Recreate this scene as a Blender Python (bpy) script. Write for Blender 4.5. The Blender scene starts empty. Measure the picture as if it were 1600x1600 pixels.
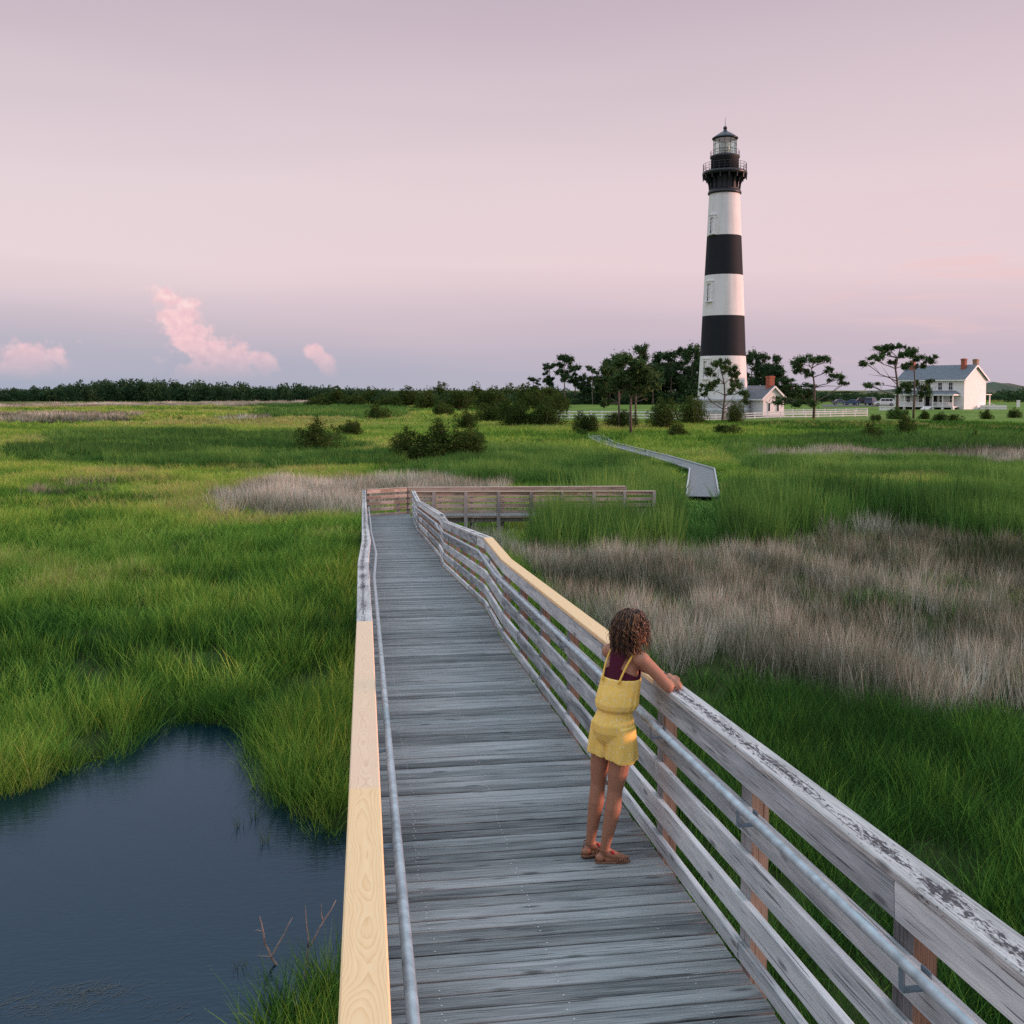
import bpy, bmesh, math, random
import numpy as np
from mathutils import Vector, Matrix

random.seed(7)
RNG = np.random.default_rng(11)
R = math.radians
PI = math.pi
scene = bpy.context.scene
COL = scene.collection

# ------------------------------------------------------------------ camera
CAM_Z = 6.0
F, YAW, PITCH, PPX, PPY = 1605.0, R(8.2), 0.05, 800.0, 690.0      # pixels of the 1600 px photograph
cam = bpy.data.cameras.new('camera')
cam.sensor_width = 36.0
cam.lens = 36.0 * F / 1600.0
cam.shift_y = -(800.0 - PPY) / 1600.0
cam.clip_start = 0.05
cam.clip_end = 20000
camo = bpy.data.objects.new('camera', cam)
COL.objects.link(camo)
camo.location = (0, 0, CAM_Z)
camo.rotation_euler = (PI / 2 - PITCH, 0, -YAW)
scene.camera = camo

# ------------------------------------------------------------------ world: dusk sky
SUN_AZ = R(8.2 + 93.0)          # clockwise from +Y, low sun out of frame on the right
SUN_EL = R(5.0)
world = bpy.data.worlds.new('World')
scene.world = world
world.use_nodes = True
NT = world.node_tree
NT.nodes.clear()


def nn(tree, kind, **kw):
    n = tree.nodes.new(kind)
    for k, v in kw.items():
        setattr(n, k, v)
    return n


def srgb(r, g, b):
    def f(c):
        c /= 255.0
        return c / 12.92 if c <= 0.04045 else ((c + 0.055) / 1.055) ** 2.4
    return (f(r), f(g), f(b), 1.0)


def ramp(tree, stops, interp='LINEAR'):
    n = tree.nodes.new('ShaderNodeValToRGB')
    e = n.color_ramp.elements
    n.color_ramp.interpolation = interp
    while len(e) < len(stops):
        e.new(0.5)
    for el, (p, c) in zip(e, stops):
        el.position = p
        el.color = c if len(c) == 4 else (*c, 1)
    return n


def mathn(tree, op, a=None, b=None, c=None, clamp=False):
    n = tree.nodes.new('ShaderNodeMath')
    n.operation = op
    n.use_clamp = clamp
    for i, v in enumerate((a, b, c)):
        if v is None:
            continue
        if isinstance(v, (int, float)):
            n.inputs[i].default_value = v
        else:
            tree.links.new(v, n.inputs[i])
    return n.outputs[0]


def mixc(tree, fac, a, b, blend='MIX'):
    n = tree.nodes.new('ShaderNodeMix')
    n.data_type = 'RGBA'
    n.blend_type = blend
    for s, v in ((n.inputs[0], fac), (n.inputs[6], a), (n.inputs[7], b)):
        if isinstance(v, (int, float)):
            s.default_value = v
        elif isinstance(v, (tuple, list)):
            s.default_value = v if len(v) == 4 else (*v, 1)
        else:
            tree.links.new(v, s)
    return n.outputs[2]


def build_world():
    t, L = NT, NT.links
    out = nn(t, 'ShaderNodeOutputWorld')
    tc = nn(t, 'ShaderNodeTexCoord')
    sep = nn(t, 'ShaderNodeSeparateXYZ')
    L.new(tc.outputs['Generated'], sep.inputs[0])
    X, Y, Z = sep.outputs
    el = mathn(t, 'MULTIPLY', mathn(t, 'ARCSINE', Z), 180 / PI)              # degrees above the horizon
    az = mathn(t, 'MULTIPLY', mathn(t, 'ARCTAN2', X, Y), 180 / PI)           # degrees clockwise from +Y
    # faint uneven banding so the gradient is not perfectly smooth
    mp = nn(t, 'ShaderNodeMapping')
    mp.inputs['Scale'].default_value = (1.5, 1.5, 14)
    L.new(tc.outputs['Generated'], mp.inputs[0])
    nz = nn(t, 'ShaderNodeTexNoise')
    nz.inputs['Scale'].default_value = 2.0
    nz.inputs['Detail'].default_value = 1
    L.new(mp.outputs[0], nz.inputs['Vector'])
    elw = mathn(t, 'ADD', el, mathn(t, 'MULTIPLY', mathn(t, 'SUBTRACT', nz.outputs[0], 0.5), 2.2))
    elw = mathn(t, 'MAXIMUM', elw, 0.0)
    pos = mathn(t, 'POWER', mathn(t, 'DIVIDE', elw, 90.0, clamp=True), 0.5)
    P = lambda d: (d / 90.0) ** 0.5
    rp = ramp(t, [(0.0, srgb(158, 168, 186)), (P(0.8), srgb(164, 170, 187)), (P(2.0), srgb(177, 175, 190)),
                  (P(3.4), srgb(193, 183, 194)), (P(5.0), srgb(214, 197, 204)), (P(6.8), srgb(227, 209, 212)),
                  (P(11), srgb(223, 207, 212)), (P(16), srgb(207, 192, 200)), (P(21), srgb(189, 175, 188)),
                  (P(33), srgb(190, 192, 208)), (P(55), srgb(196, 211, 229)), (1.0, srgb(186, 213, 233))])
    L.new(pos, rp.inputs[0])
    # brighter blue dome overhead
    up_ = nn(t, 'ShaderNodeMapRange', interpolation_type='SMOOTHSTEP')
    L.new(el, up_.inputs[0])
    for i, v in ((1, 22.0), (2, 62.0), (3, 1.05), (4, 2.05)):
        up_.inputs[i].default_value = v
    # rosier towards the sunset side on the right
    warm = mathn(t, 'MULTIPLY', mathn(t, 'ADD', az, 20.0), 1 / 70.0, clamp=True)
    low = mathn(t, 'SUBTRACT', 1.0, mathn(t, 'MULTIPLY', el, 1 / 30.0, clamp=True))
    skyc = mixc(t, mathn(t, 'MULTIPLY', mathn(t, 'MULTIPLY', warm, low), 0.5), rp.outputs[0], srgb(228, 192, 200))

    # clouds: noise-broken lobes at given azimuth / elevation (degrees)
    cmb = nn(t, 'ShaderNodeCombineXYZ')
    L.new(az, cmb.inputs[0])
    L.new(el, cmb.inputs[1])
    n1 = nn(t, 'ShaderNodeTexNoise')
    n1.inputs['Scale'].default_value = 0.95
    n1.inputs['Detail'].default_value = 6
    n1.inputs['Roughness'].default_value = 0.6
    L.new(cmb.outputs[0], n1.inputs['Vector'])
    n2 = nn(t, 'ShaderNodeTexNoise')
    n2.inputs['Scale'].default_value = 2.1
    n2.inputs['Detail'].default_value = 4
    L.new(cmb.outputs[0], n2.inputs['Vector'])

    def lobe(a0, e0, ra, re, rot=0.0):
        mpn = nn(t, 'ShaderNodeMapping', vector_type='TEXTURE')
        mpn.inputs['Location'].default_value = (a0, e0, 0)
        mpn.inputs['Rotation'].default_value = (0, 0, R(rot))
        mpn.inputs['Scale'].default_value = (ra, re, 1)
        L.new(cmb.outputs[0], mpn.inputs[0])
        ln = nn(t, 'ShaderNodeVectorMath', operation='LENGTH')
        L.new(mpn.outputs[0], ln.inputs[0])
        return ln.outputs['Value']

    def px(x, y):
        a = math.degrees(math.atan((x - 800) / F) + YAW)
        e = math.degrees(math.atan((609.7 - y) / math.hypot(F, x - 800)))
        return a, e
    lobes = []
    for (x, y, rx, ry, rot) in [(268, 470, 30, 16, -25), (285, 498, 32, 24, -55), (300, 530, 40, 30, -30),
                                (330, 552, 42, 26, -20), (365, 562, 46, 28, -15), (345, 580, 70, 22, 0), (412, 568, 26, 16, 0),
                                (46, 562, 46, 24, 8), (30, 574, 40, 16, 0), (492, 549, 16, 11, 0), (510, 570, 17, 19, 10)]:
        a, e = px(x, y)
        k = 180 / PI / F
        lobes.append(lobe(a, e, rx * k * 1.25, ry * k * 1.3, rot))
    m = lobes[0]
    for q in lobes[1:]:
        m = mathn(t, 'MINIMUM', m, q)
    m = mathn(t, 'SUBTRACT', 1.0, m)
    m = mathn(t, 'ADD', m, mathn(t, 'MULTIPLY', mathn(t, 'SUBTRACT', n1.outputs[0], 0.52), 2.3))
    base_fade = mathn(t, 'MULTIPLY', mathn(t, 'SUBTRACT', el, 0.5), 0.5, clamp=True)
    mr = nn(t, 'ShaderNodeMapRange', interpolation_type='SMOOTHSTEP')
    L.new(m, mr.inputs[0])
    mr.inputs[1].default_value = -0.05
    mr.inputs[2].default_value = 0.5
    cm = mathn(t, 'MULTIPLY', mathn(t, 'MULTIPLY', mr.outputs[0], base_fade), 1.0)
    cc = ramp(t, [(0.3, srgb(222, 188, 198)), (0.55, srgb(242, 203, 207)), (0.78, srgb(253, 228, 224))])
    L.new(mathn(t, 'ADD', mathn(t, 'MULTIPLY', n2.outputs[0], 0.7), mathn(t, 'MULTIPLY', el, 0.045)), cc.inputs[0])
    # thin pink streaks low on the right
    mp2 = nn(t, 'ShaderNodeMapping')
    mp2.inputs['Scale'].default_value = (0.10, 0.9, 1)
    mp2.inputs['Rotation'].default_value = (0, 0, R(7))
    L.new(cmb.outputs[0], mp2.inputs[0])
    n3 = nn(t, 'ShaderNodeTexNoise')
    n3.inputs['Scale'].default_value = 1.3
    n3.inputs['Detail'].default_value = 5
    n3.inputs['Distortion'].default_value = 0.6
    L.new(mp2.outputs[0], n3.inputs['Vector'])
    st = nn(t, 'ShaderNodeMapRange', interpolation_type='SMOOTHSTEP')
    L.new(n3.outputs[0], st.inputs[0])
    st.inputs[1].default_value = 0.50
    st.inputs[2].default_value = 0.72
    side = mathn(t, 'MULTIPLY', mathn(t, 'SUBTRACT', az, 18.0), 1 / 14.0, clamp=True)
    band = mathn(t, 'SUBTRACT', 1.0, mathn(t, 'MULTIPLY', mathn(t, 'ABSOLUTE', mathn(t, 'SUBTRACT', el, 6.0)), 1 / 6.0, clamp=True))
    sb = mathn(t, 'MULTIPLY', side, band)

    def back(c, s=0.95):
        b_ = nn(t, 'ShaderNodeBackground')
        if isinstance(c, tuple):
            b_.inputs[0].default_value = c
        else:
            L.new(c, b_.inputs[0])
        if isinstance(s, (int, float)):
            b_.inputs[1].default_value = s
        else:
            L.new(s, b_.inputs[1])
        return b_.outputs[0]

    def mixs(f, a, b_):
        n = nn(t, 'ShaderNodeMixShader')
        L.new(f, n.inputs[0])
        L.new(a, n.inputs[1])
        L.new(b_, n.inputs[2])
        return n.outputs[0]
    # the cloud closures sit behind cheap sector masks, so that the rest of the sky skips them
    sky_b = back(skyc, up_.outputs[0])
    a0, a1 = px(-60, 560)[0], px(560, 560)[0]
    in_az = mathn(t, 'MULTIPLY', mathn(t, 'GREATER_THAN', az, a0), mathn(t, 'LESS_THAN', az, a1))
    in_el = mathn(t, 'MULTIPLY', mathn(t, 'GREATER_THAN', el, 0.3), mathn(t, 'LESS_THAN', el, 6.4))
    cu = mixs(cm, sky_b, back(cc.outputs[0], 1.02))
    s1 = mixs(mathn(t, 'MULTIPLY', in_az, in_el), sky_b, cu)
    ci = mixs(mathn(t, 'MULTIPLY', mathn(t, 'MULTIPLY', st.outputs[0], sb), 0.75), sky_b, back(srgb(244, 205, 205)))
    s2 = mixs(mathn(t, 'GREATER_THAN', sb, 0.001), s1, ci)
    L.new(s2, out.inputs[0])


build_world()
world.cycles.sampling_method = 'MANUAL'
world.cycles.sample_map_resolution = 256

sun = bpy.data.lights.new('sun', 'SUN')
sun.energy = 3.8
sun.angle = R(9)
sun.color = (1.0, 0.50, 0.42)
suno = bpy.data.objects.new('sun', sun)
COL.objects.link(suno)
sd = Vector((math.sin(SUN_AZ) * math.cos(SUN_EL), math.cos(SUN_AZ) * math.cos(SUN_EL), math.sin(SUN_EL)))
suno.rotation_euler = sd.to_track_quat('Z', 'Y').to_euler()
suno.location = (60, 20, 40)

cy_ = scene.cycles
cy_.max_bounces = 12
cy_.adaptive_threshold = 0.012
cy_.use_denoising = False
cy_.diffuse_bounces = 2
cy_.glossy_bounces = 2
cy_.transmission_bounces = 12
cy_.transparent_max_bounces = 10
cy_.caustics_reflective = False
cy_.caustics_refractive = False
vs = scene.view_settings
vs.view_transform = 'Standard'
vs.look = 'None'
vs.exposure = 0.0
vs.gamma = 1.0
vs.use_curve_mapping = False

# ------------------------------------------------------------------ pixel <-> place
CP, SP, CY, SY = math.cos(PITCH), math.sin(PITCH), math.cos(YAW), math.sin(YAW)
FWD0 = np.array([SY, CY, 0.0])
RT = np.array([CY, -SY, 0.0])
FWD = FWD0 * CP + np.array([0, 0, -SP])
UPV = np.array([0, 0, CP]) + FWD0 * SP
CAMP = np.array([0, 0, CAM_Z])


def ray(x, y):
    d = FWD * F + RT * (x - PPX) - UPV * (y - PPY)
    return d / np.linalg.norm(d)


def on_z(x, y, z=0.0):
    d = ray(x, y)
    return CAMP + d * ((z - CAM_Z) / d[2])


def at_depth(x, y, Z):
    d = ray(x, y)
    return CAMP + d * (Z / (d @ FWD0))


def smooth(a, b, v):
    t = np.clip((np.asarray(v, float) - a) / (b - a), 0, 1)
    return t * t * (3 - 2 * t)


# the terrain: flat marsh that rises gently to the lighthouse yard
_ctrl = []
for (x, y, Z) in [(1128, 656, 181), (882, 655.5, 165), (1010, 655.5, 165), (1105, 660, 168), (1230, 655.5, 171), (1355, 651.5, 175),
                  (1404, 641, 222), (1506, 640.5, 212), (1540, 640, 222), (1207, 649.5, 176), (1350, 634, 250), (900, 632, 300),
                  (1050, 632, 300), (1590, 637, 230), (1700, 637, 230), (930, 683, 118)]:
    p = at_depth(x, y, Z)
    _ctrl.append((p[0], p[1], p[2]))
for Z, xs, zz in [(300, (1250, 1500, 1800, 2400), 2.1), (600, (900, 1200, 1500, 1900, 2600), 2.2), (1200, (900, 1300, 1800), 2.2),
                  (90, (-900, -300, 200, 700, 1100, 1500, 2200), 0.0), (160, (-900, -300, 200, 500), 0.0),
                  (170, (650,), 0.25), (300, (-900, -200, 300, 560), 0.0), (600, (-900, -200, 300, 600), 0.0),
                  (1200, (-900, 0, 500), 0.0), (130, (1250, 1500, 1800), 0.55), (320, (720,), 0.8)]:
    for x in xs:
        p = at_depth(x, 610, Z)
        _ctrl.append((p[0], p[1], zz))
_ctrl = np.array(_ctrl)
WATER_Z = -0.12


def inside(poly, x, y):
    x = np.asarray(x, float)
    y = np.asarray(y, float)
    r = np.zeros(x.shape, bool)
    n = len(poly)
    j = n - 1
    for i in range(n):
        xi, yi = poly[i]
        xj, yj = poly[j]
        c = ((yi > y) != (yj > y)) & (x < (xj - xi) * (y - yi) / (yj - yi + 1e-12) + xi)
        r ^= c
        j = i
    return r


def edge_dist(poly, x, y):
    best = np.full(np.shape(x), 1e9)
    n = len(poly)
    for i in range(n):
        ax, ay = poly[i]
        bx, by = poly[(i + 1) % n]
        dx, dy = bx - ax, by - ay
        t = np.clip(((x - ax) * dx + (y - ay) * dy) / (dx * dx + dy * dy + 1e-12), 0, 1)
        best = np.minimum(best, np.hypot(x - ax - t * dx, y - ay - t * dy))
    return best


def pxpoly(pts, z=0.0):
    return [tuple(on_z(x, y, z)[:2]) for x, y in pts]


POND = pxpoly([(-500, 1330), (-200, 1285), (0, 1238), (60, 1224), (105, 1204), (165, 1188), (212, 1152), (262, 1116), (300, 1132),
               (352, 1134), (402, 1150), (424, 1186), (438, 1228), (456, 1268), (492, 1292), (545, 1314), (640, 1335), (640, 1470),
               (548, 1525), (480, 1562), (405, 1604), (380, 1720), (300, 1900), (-700, 1900)], WATER_Z)
POOL = pxpoly([(528, 862), (556, 858), (600, 862), (600, 880), (556, 880), (532, 874)], WATER_Z)


def ground_z(x, y):
    x = np.asarray(x, float)
    y = np.asarray(y, float)
    num = np.zeros(x.shape)
    den = np.zeros(x.shape)
    for cx, cy_, cz in _ctrl:
        w = 1.0 / ((x - cx) ** 2 + (y - cy_) ** 2 + 60.0) ** 1.6
        num += w * cz
        den += w
    dist = np.hypot(x, y)
    z = num / den * smooth(85, 160, dist)
    near = dist < 75
    if np.any(near):
        for P in (POND, POOL):
            e = edge_dist(P, x, y)
            ins = inside(P, x, y)
            s = np.where(ins, e, -e)
            z = z - np.where(near, smooth(-0.35, 0.7, s) * 0.75, 0)
    return z


def gz(x, y):
    return float(ground_z(np.array([x]), np.array([y]))[0])


def on_ground(px, py):
    """where the sight line through a pixel meets the terrain"""
    d = ray(px, py)
    ts = np.concatenate([np.linspace(5, 200, 400), np.linspace(201, 1500, 700)]) / np.hypot(d[0], d[1])
    pts = CAMP[None, :] + d[None, :] * ts[:, None]
    g = ground_z(pts[:, 0], pts[:, 1])
    k = np.argmax(pts[:, 2] <= g)
    if pts[k, 2] > g[k]:
        k = len(ts) - 1
    p = pts[k]
    return np.array([p[0], p[1], g[k]])


def depth_of(p):
    return float((np.array(p[:3]) - CAMP) @ FWD0)


# ------------------------------------------------------------------ object helpers
def tag(o, label=None, cat=None, group=None, kind=None):
    if label:
        o['label'] = label
    if cat:
        o['category'] = cat
    if group:
        o['group'] = group
    if kind:
        o['kind'] = kind
    return o


def link(o, parent=None):
    COL.objects.link(o)
    if parent is not None:
        o.parent = parent
    return o


def empty(name, loc=(0, 0, 0), rz=0.0, label=None, cat=None, group=None):
    o = bpy.data.objects.new(name, None)
    o.empty_display_size = 0.2
    o.location = loc
    o.rotation_euler = (0, 0, rz)
    link(o)
    return tag(o, label, cat, group)


class MB:
    """collects shapes; build() links them as one mesh object"""

    def __init__(self):
        self.v = []
        self.f = []
        self.m = []

    def add(self, vs, fs, mi=0):
        o = len(self.v)
        self.v += [tuple(p) for p in vs]
        self.f += [tuple(i + o for i in f) for f in fs]
        self.m += [mi] * len(fs)
        return self

    def box(self, x0, x1, y0, y1, z0, z1, mi=0):
        vs = [(x0, y0, z0), (x1, y0, z0), (x1, y1, z0), (x0, y1, z0), (x0, y0, z1), (x1, y0, z1), (x1, y1, z1), (x0, y1, z1)]
        return self.add(vs, [(3, 2, 1, 0), (4, 5, 6, 7), (0, 1, 5, 4), (1, 2, 6, 5), (2, 3, 7, 6), (3, 0, 4, 7)], mi)

    def beam(self, a, b, w, h, up=(0, 0, 1), ch=0.0, mi=0):
        """board from a to b, w wide, h thick (along up); chamfered long edges"""
        a = Vector(a)
        b = Vector(b)
        d = (b - a).normalized()
        s = d.cross(Vector(up)).normalized()
        u = s.cross(d)
        w *= .5
        h *= .5
        if ch > 0:
            pr = [(-w + ch, -h), (w - ch, -h), (w, -h + ch), (w, h - ch), (w - ch, h), (-w + ch, h), (-w, h - ch), (-w, -h + ch)]
        else:
            pr = [(-w, -h), (w, -h), (w, h), (-w, h)]
        n = len(pr)
        vs = [a + s * p + u * q for p, q in pr] + [b + s * p + u * q for p, q in pr]
        fs = [(i, (i + 1) % n, n + (i + 1) % n, n + i) for i in range(n)]
        fs = [f[::-1] for f in fs]
        fs += [tuple(range(n)), tuple(range(2 * n - 1, n - 1, -1))]
        return self.add(vs, fs, mi)

    def tube(self, pts, rad, n=8, mi=0, caps=True):
        pts = [Vector(p) for p in pts]
        rs = rad if isinstance(rad, (list, tuple)) else [rad] * len(pts)
        o = []
        ref = None
        for i, p in enumerate(pts):
            d = (pts[min(i + 1, len(pts) - 1)] - pts[max(i - 1, 0)])
            d = d.normalized() if d.length > 1e-9 else Vector((0, 0, 1))
            if ref is None:
                ref = Vector((0, 0, 1)) if abs(d.z) < .9 else Vector((1, 0, 0))
            s = d.cross(ref).normalized()
            u = s.cross(d)
            ref = u
            for k in range(n):
                a = 2 * PI * k / n
                o.append(p + s * math.cos(a) * rs[i] + u * math.sin(a) * rs[i])
        fs = []
        for i in range(len(pts) - 1):
            for k in range(n):
                k2 = (k + 1) % n
                fs.append((i * n + k, (i + 1) * n + k, (i + 1) * n + k2, i * n + k2))
        if caps:
            fs.append(tuple(range(n)))
            fs.append(tuple(range(len(o) - 1, len(o) - n - 1, -1)))
        return self.add(o, fs, mi)

    def lathe(self, prof, n=32, c=(0, 0, 0), mi=0, cap=True):
        o = []
        for r, z in prof:
            for k in range(n):
                a = 2 * PI * k / n
                o.append((c[0] + r * math.cos(a), c[1] + r * math.sin(a), c[2] + z))
        fs = []
        for i in range(len(prof) - 1):
            for k in range(n):
                k2 = (k + 1) % n
                fs.append((i * n + k, i * n + k2, (i + 1) * n + k2, (i + 1) * n + k))
        if cap:
            fs.append(tuple(range(n - 1, -1, -1)))
            fs.append(tuple(range(len(o) - n, len(o))))
        return self.add(o, fs, mi)

    def ball(self, c, r, nu=12, nv=8, mi=0, M=None):
        r = r if isinstance(r, (tuple, list)) else (r, r, r)
        o = []
        for j in range(nv + 1):
            th = PI * j / nv
            for i in range(nu):
                ph = 2 * PI * i / nu
                p = Vector((r[0] * math.sin(th) * math.cos(ph), r[1] * math.sin(th) * math.sin(ph), r[2] * math.cos(th)))
                if M is not None:
                    p = M @ p
                o.append(p + Vector(c))
        fs = []
        for j in range(nv):
            for i in range(nu):
                i2 = (i + 1) % nu
                fs.append((j * nu + i, (j + 1) * nu + i, (j + 1) * nu + i2, j * nu + i2))
        return self.add(o, fs, mi)

    def mesh(self, name):
        me = bpy.data.meshes.new(name)
        me.from_pydata(self.v, [], self.f)
        if any(self.m):
            me.polygons.foreach_set('material_index', self.m)
        me.update()
        return me

    def build(self, name, mats, parent=None, smooth_shade=False, loc=None):
        me = self.mesh(name)
        for m in (mats if isinstance(mats, (list, tuple)) else [mats]):
            me.materials.append(m)
        if smooth_shade:
            me.polygons.foreach_set('use_smooth', [True] * len(me.polygons))
        o = bpy.data.objects.new(name, me)
        if loc is not None:
            o.location = loc
        return link(o, parent)


def np_mesh(name, verts, faces_flat, nper, mats, parent=None, smooth_shade=False):
    """fast mesh from numpy: all faces have nper corners"""
    me = bpy.data.meshes.new(name)
    nv, nf = len(verts), len(faces_flat) // nper
    me.vertices.add(nv)
    me.vertices.foreach_set('co', np.ascontiguousarray(verts, np.float32).ravel())
    me.loops.add(nf * nper)
    me.loops.foreach_set('vertex_index', np.ascontiguousarray(faces_flat, np.int32))
    me.polygons.add(nf)
    me.polygons.foreach_set('loop_start', np.arange(0, nf * nper, nper, dtype=np.int32))
    me.polygons.foreach_set('loop_total', np.full(nf, nper, np.int32))
    if smooth_shade:
        me.polygons.foreach_set('use_smooth', np.ones(nf, bool))
    me.update(calc_edges=True)
    me.validate()
    for m in (mats if isinstance(mats, (list, tuple)) else [mats]):
        me.materials.append(m)
    if name is None:
        return me
    o = bpy.data.objects.new(name, me)
    return link(o, parent)


def share(name, me, parent=None, loc=(0, 0, 0), rot=(0, 0, 0), scale=None):
    o = bpy.data.objects.new(name, me)
    o.location = loc
    o.rotation_euler = rot
    if scale is not None:
        o.scale = scale
    return link(o, parent)


# ------------------------------------------------------------------ materials
def new_mat(name):
    m = bpy.data.materials.new(name)
    m.use_nodes = True
    t = m.node_tree
    b = t.nodes['Principled BSDF']
    return m, t, b


def plain(name, col, rough=0.6, metal=0.0, var=0.0, scale=8.0, bump=0.0, spec=None):
    m, t, b = new_mat(name)
    b.inputs['Roughness'].default_value = rough
    b.inputs['Metallic'].default_value = metal
    if spec is not None:
        b.inputs['Specular IOR Level'].default_value = spec
    c = (*col, 1) if len(col) == 3 else col
    if var or bump:
        tc = nn(t, 'ShaderNodeTexCoord')
        n = nn(t, 'ShaderNodeTexNoise')
        n.inputs['Scale'].default_value = scale
        n.inputs['Detail'].default_value = 5
        t.links.new(tc.outputs['Object'], n.inputs['Vector'])
        lo = tuple(v * (1 - var) for v in c[:3])
        hi = tuple(min(1, v * (1 + var)) for v in c[:3])
        r = ramp(t, [(0.3, lo), (0.7, hi)])
        t.links.new(n.outputs[0], r.inputs[0])
        t.links.new(r.outputs[0], b.inputs['Base Color'])
        if bump:
            bp = nn(t, 'ShaderNodeBump')
            bp.inputs['Strength'].default_value = bump
            bp.inputs['Distance'].default_value = 0.02
            t.links.new(n.outputs[0], bp.inputs['Height'])
            t.links.new(bp.outputs[0], b.inputs['Normal'])
    else:
        b.inputs['Base Color'].default_value = c
    return m


def wood(name, dark, mid, light, stain=0.5, lichen=0.0, knots=True, rough=0.85, tone=0.45, axis='X'):
    """weathered board; grain runs along local X (or world-size object coords along axis)"""
    m, t, b = new_mat(name)
    L = t.links
    tc = nn(t, 'ShaderNodeTexCoord')
    oi = nn(t, 'ShaderNodeObjectInfo')
    vm = nn(t, 'ShaderNodeVectorMath', operation='MULTIPLY_ADD')
    cmb = nn(t, 'ShaderNodeCombineXYZ')
    for i, k in enumerate((37.0, 11.0, 23.0)):
        L.new(mathn(t, 'MULTIPLY', oi.outputs['Random'], k), cmb.inputs[i])
    L.new(tc.outputs['Object'], vm.inputs[0])
    vm.inputs[1].default_value = (1, 1, 1)
    L.new(cmb.outputs[0], vm.inputs[2])
    st = {'X': (2.0, 95, 95), 'Y': (95, 2.0, 95), 'Z': (95, 95, 2.0)}[axis]
    st2 = {'X': (1.1, 9, 9), 'Y': (9, 1.1, 9), 'Z': (9, 9, 1.1)}[axis]
    m1 = nn(t, 'ShaderNodeMapping')
    m1.inputs['Scale'].default_value = st
    L.new(vm.outputs[0], m1.inputs[0])
    g = nn(t, 'ShaderNodeTexNoise')
    g.inputs['Scale'].default_value = 1.5
    g.inputs['Detail'].default_value = 6
    g.inputs['Roughness'].default_value = 0.65
    g.inputs['Distortion'].default_value = 0.35
    L.new(m1.outputs[0], g.inputs['Vector'])
    m2 = nn(t, 'ShaderNodeMapping')
    m2.inputs['Scale'].default_value = st2
    L.new(vm.outputs[0], m2.inputs[0])
    s = nn(t, 'ShaderNodeTexNoise')
    s.inputs['Scale'].default_value = 1.4
    s.inputs['Detail'].default_value = 4
    L.new(m2.outputs[0], s.inputs['Vector'])
    f = mathn(t, 'ADD', mathn(t, 'MULTIPLY', g.outputs[0], 0.62), mathn(t, 'MULTIPLY', s.outputs[0], stain))
    f = mathn(t, 'ADD', f, mathn(t, 'MULTIPLY', mathn(t, 'SUBTRACT', oi.outputs['Random'], 0.5), tone))
    r = ramp(t, [(0.34, dark), (0.54, mid), (0.76, light)])
    L.new(f, r.inputs[0])
    col = r.outputs[0]
    # drying cracks: thin dark lines along the grain
    m3 = nn(t, 'ShaderNodeMapping')
    m3.inputs['Scale'].default_value = {'X': (2.2, 90, 90), 'Y': (90, 2.2, 90), 'Z': (90, 90, 2.2)}[axis]
    L.new(vm.outputs[0], m3.inputs[0])
    ck = nn(t, 'ShaderNodeTexNoise')
    ck.inputs['Scale'].default_value = 1.0
    ck.inputs['Detail'].default_value = 2
    L.new(m3.outputs[0], ck.inputs['Vector'])
    ckr = nn(t, 'ShaderNodeMapRange')
    L.new(ck.outputs[0], ckr.inputs[0])
    ckr.inputs[1].default_value = 0.63
    ckr.inputs[2].default_value = 0.68
    col = mixc(t, mathn(t, 'MULTIPLY', ckr.outputs[0], 0.75), col, tuple(c * 0.35 for c in dark[:3]))
    if knots:
        m4 = nn(t, 'ShaderNodeMapping')
        m4.inputs['Scale'].default_value = {'X': (2.2, 9, 9), 'Y': (9, 2.2, 9), 'Z': (9, 9, 2.2)}[axis]
        L.new(vm.outputs[0], m4.inputs[0])
        vo = nn(t, 'ShaderNodeTexVoronoi')
        vo.inputs['Scale'].default_value = 1.0
        L.new(m4.outputs[0], vo.inputs['Vector'])
        kr = nn(t, 'ShaderNodeMapRange')
        L.new(vo.outputs['Distance'], kr.inputs[0])
        kr.inputs[1].default_value = 0.17
        kr.inputs[2].default_value = 0.07
        col = mixc(t, mathn(t, 'MULTIPLY', kr.outputs[0], 0.7), col, tuple(c * 0.5 for c in dark[:3]))
    if lichen:
        m5 = nn(t, 'ShaderNodeMapping')
        m5.inputs['Scale'].default_value = (14, 48, 48)
        L.new(vm.outputs[0], m5.inputs[0])
        li = nn(t, 'ShaderNodeTexNoise')
        li.inputs['Scale'].default_value = 1.6
        li.inputs['Detail'].default_value = 8
        li.inputs['Roughness'].default_value = 0.75
        L.new(m5.outputs[0], li.inputs['Vector'])
        big = nn(t, 'ShaderNodeTexNoise')
        big.inputs['Scale'].default_value = 2.2
        L.new(vm.outputs[0], big.inputs['Vector'])
        sx = nn(t, 'ShaderNodeSeparateXYZ')
        L.new(tc.outputs['Object'], sx.inputs[0])
        mid_ = mathn(t, 'SUBTRACT', 1.0, mathn(t, 'MULTIPLY', mathn(t, 'ABSOLUTE', mathn(t, 'ADD', sx.outputs[1], -0.008)), 1 / 0.055, clamp=True))
        v = mathn(t, 'ADD', li.outputs[0], mathn(t, 'MULTIPLY', mid_, 0.17))
        v = mathn(t, 'ADD', v, mathn(t, 'MULTIPLY', mathn(t, 'SUBTRACT', big.outputs[0], 0.5), 0.35))
        lr = nn(t, 'ShaderNodeMapRange')
        L.new(v, lr.inputs[0])
        lr.inputs[1].default_value = 0.60
        lr.inputs[2].default_value = 0.66
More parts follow.
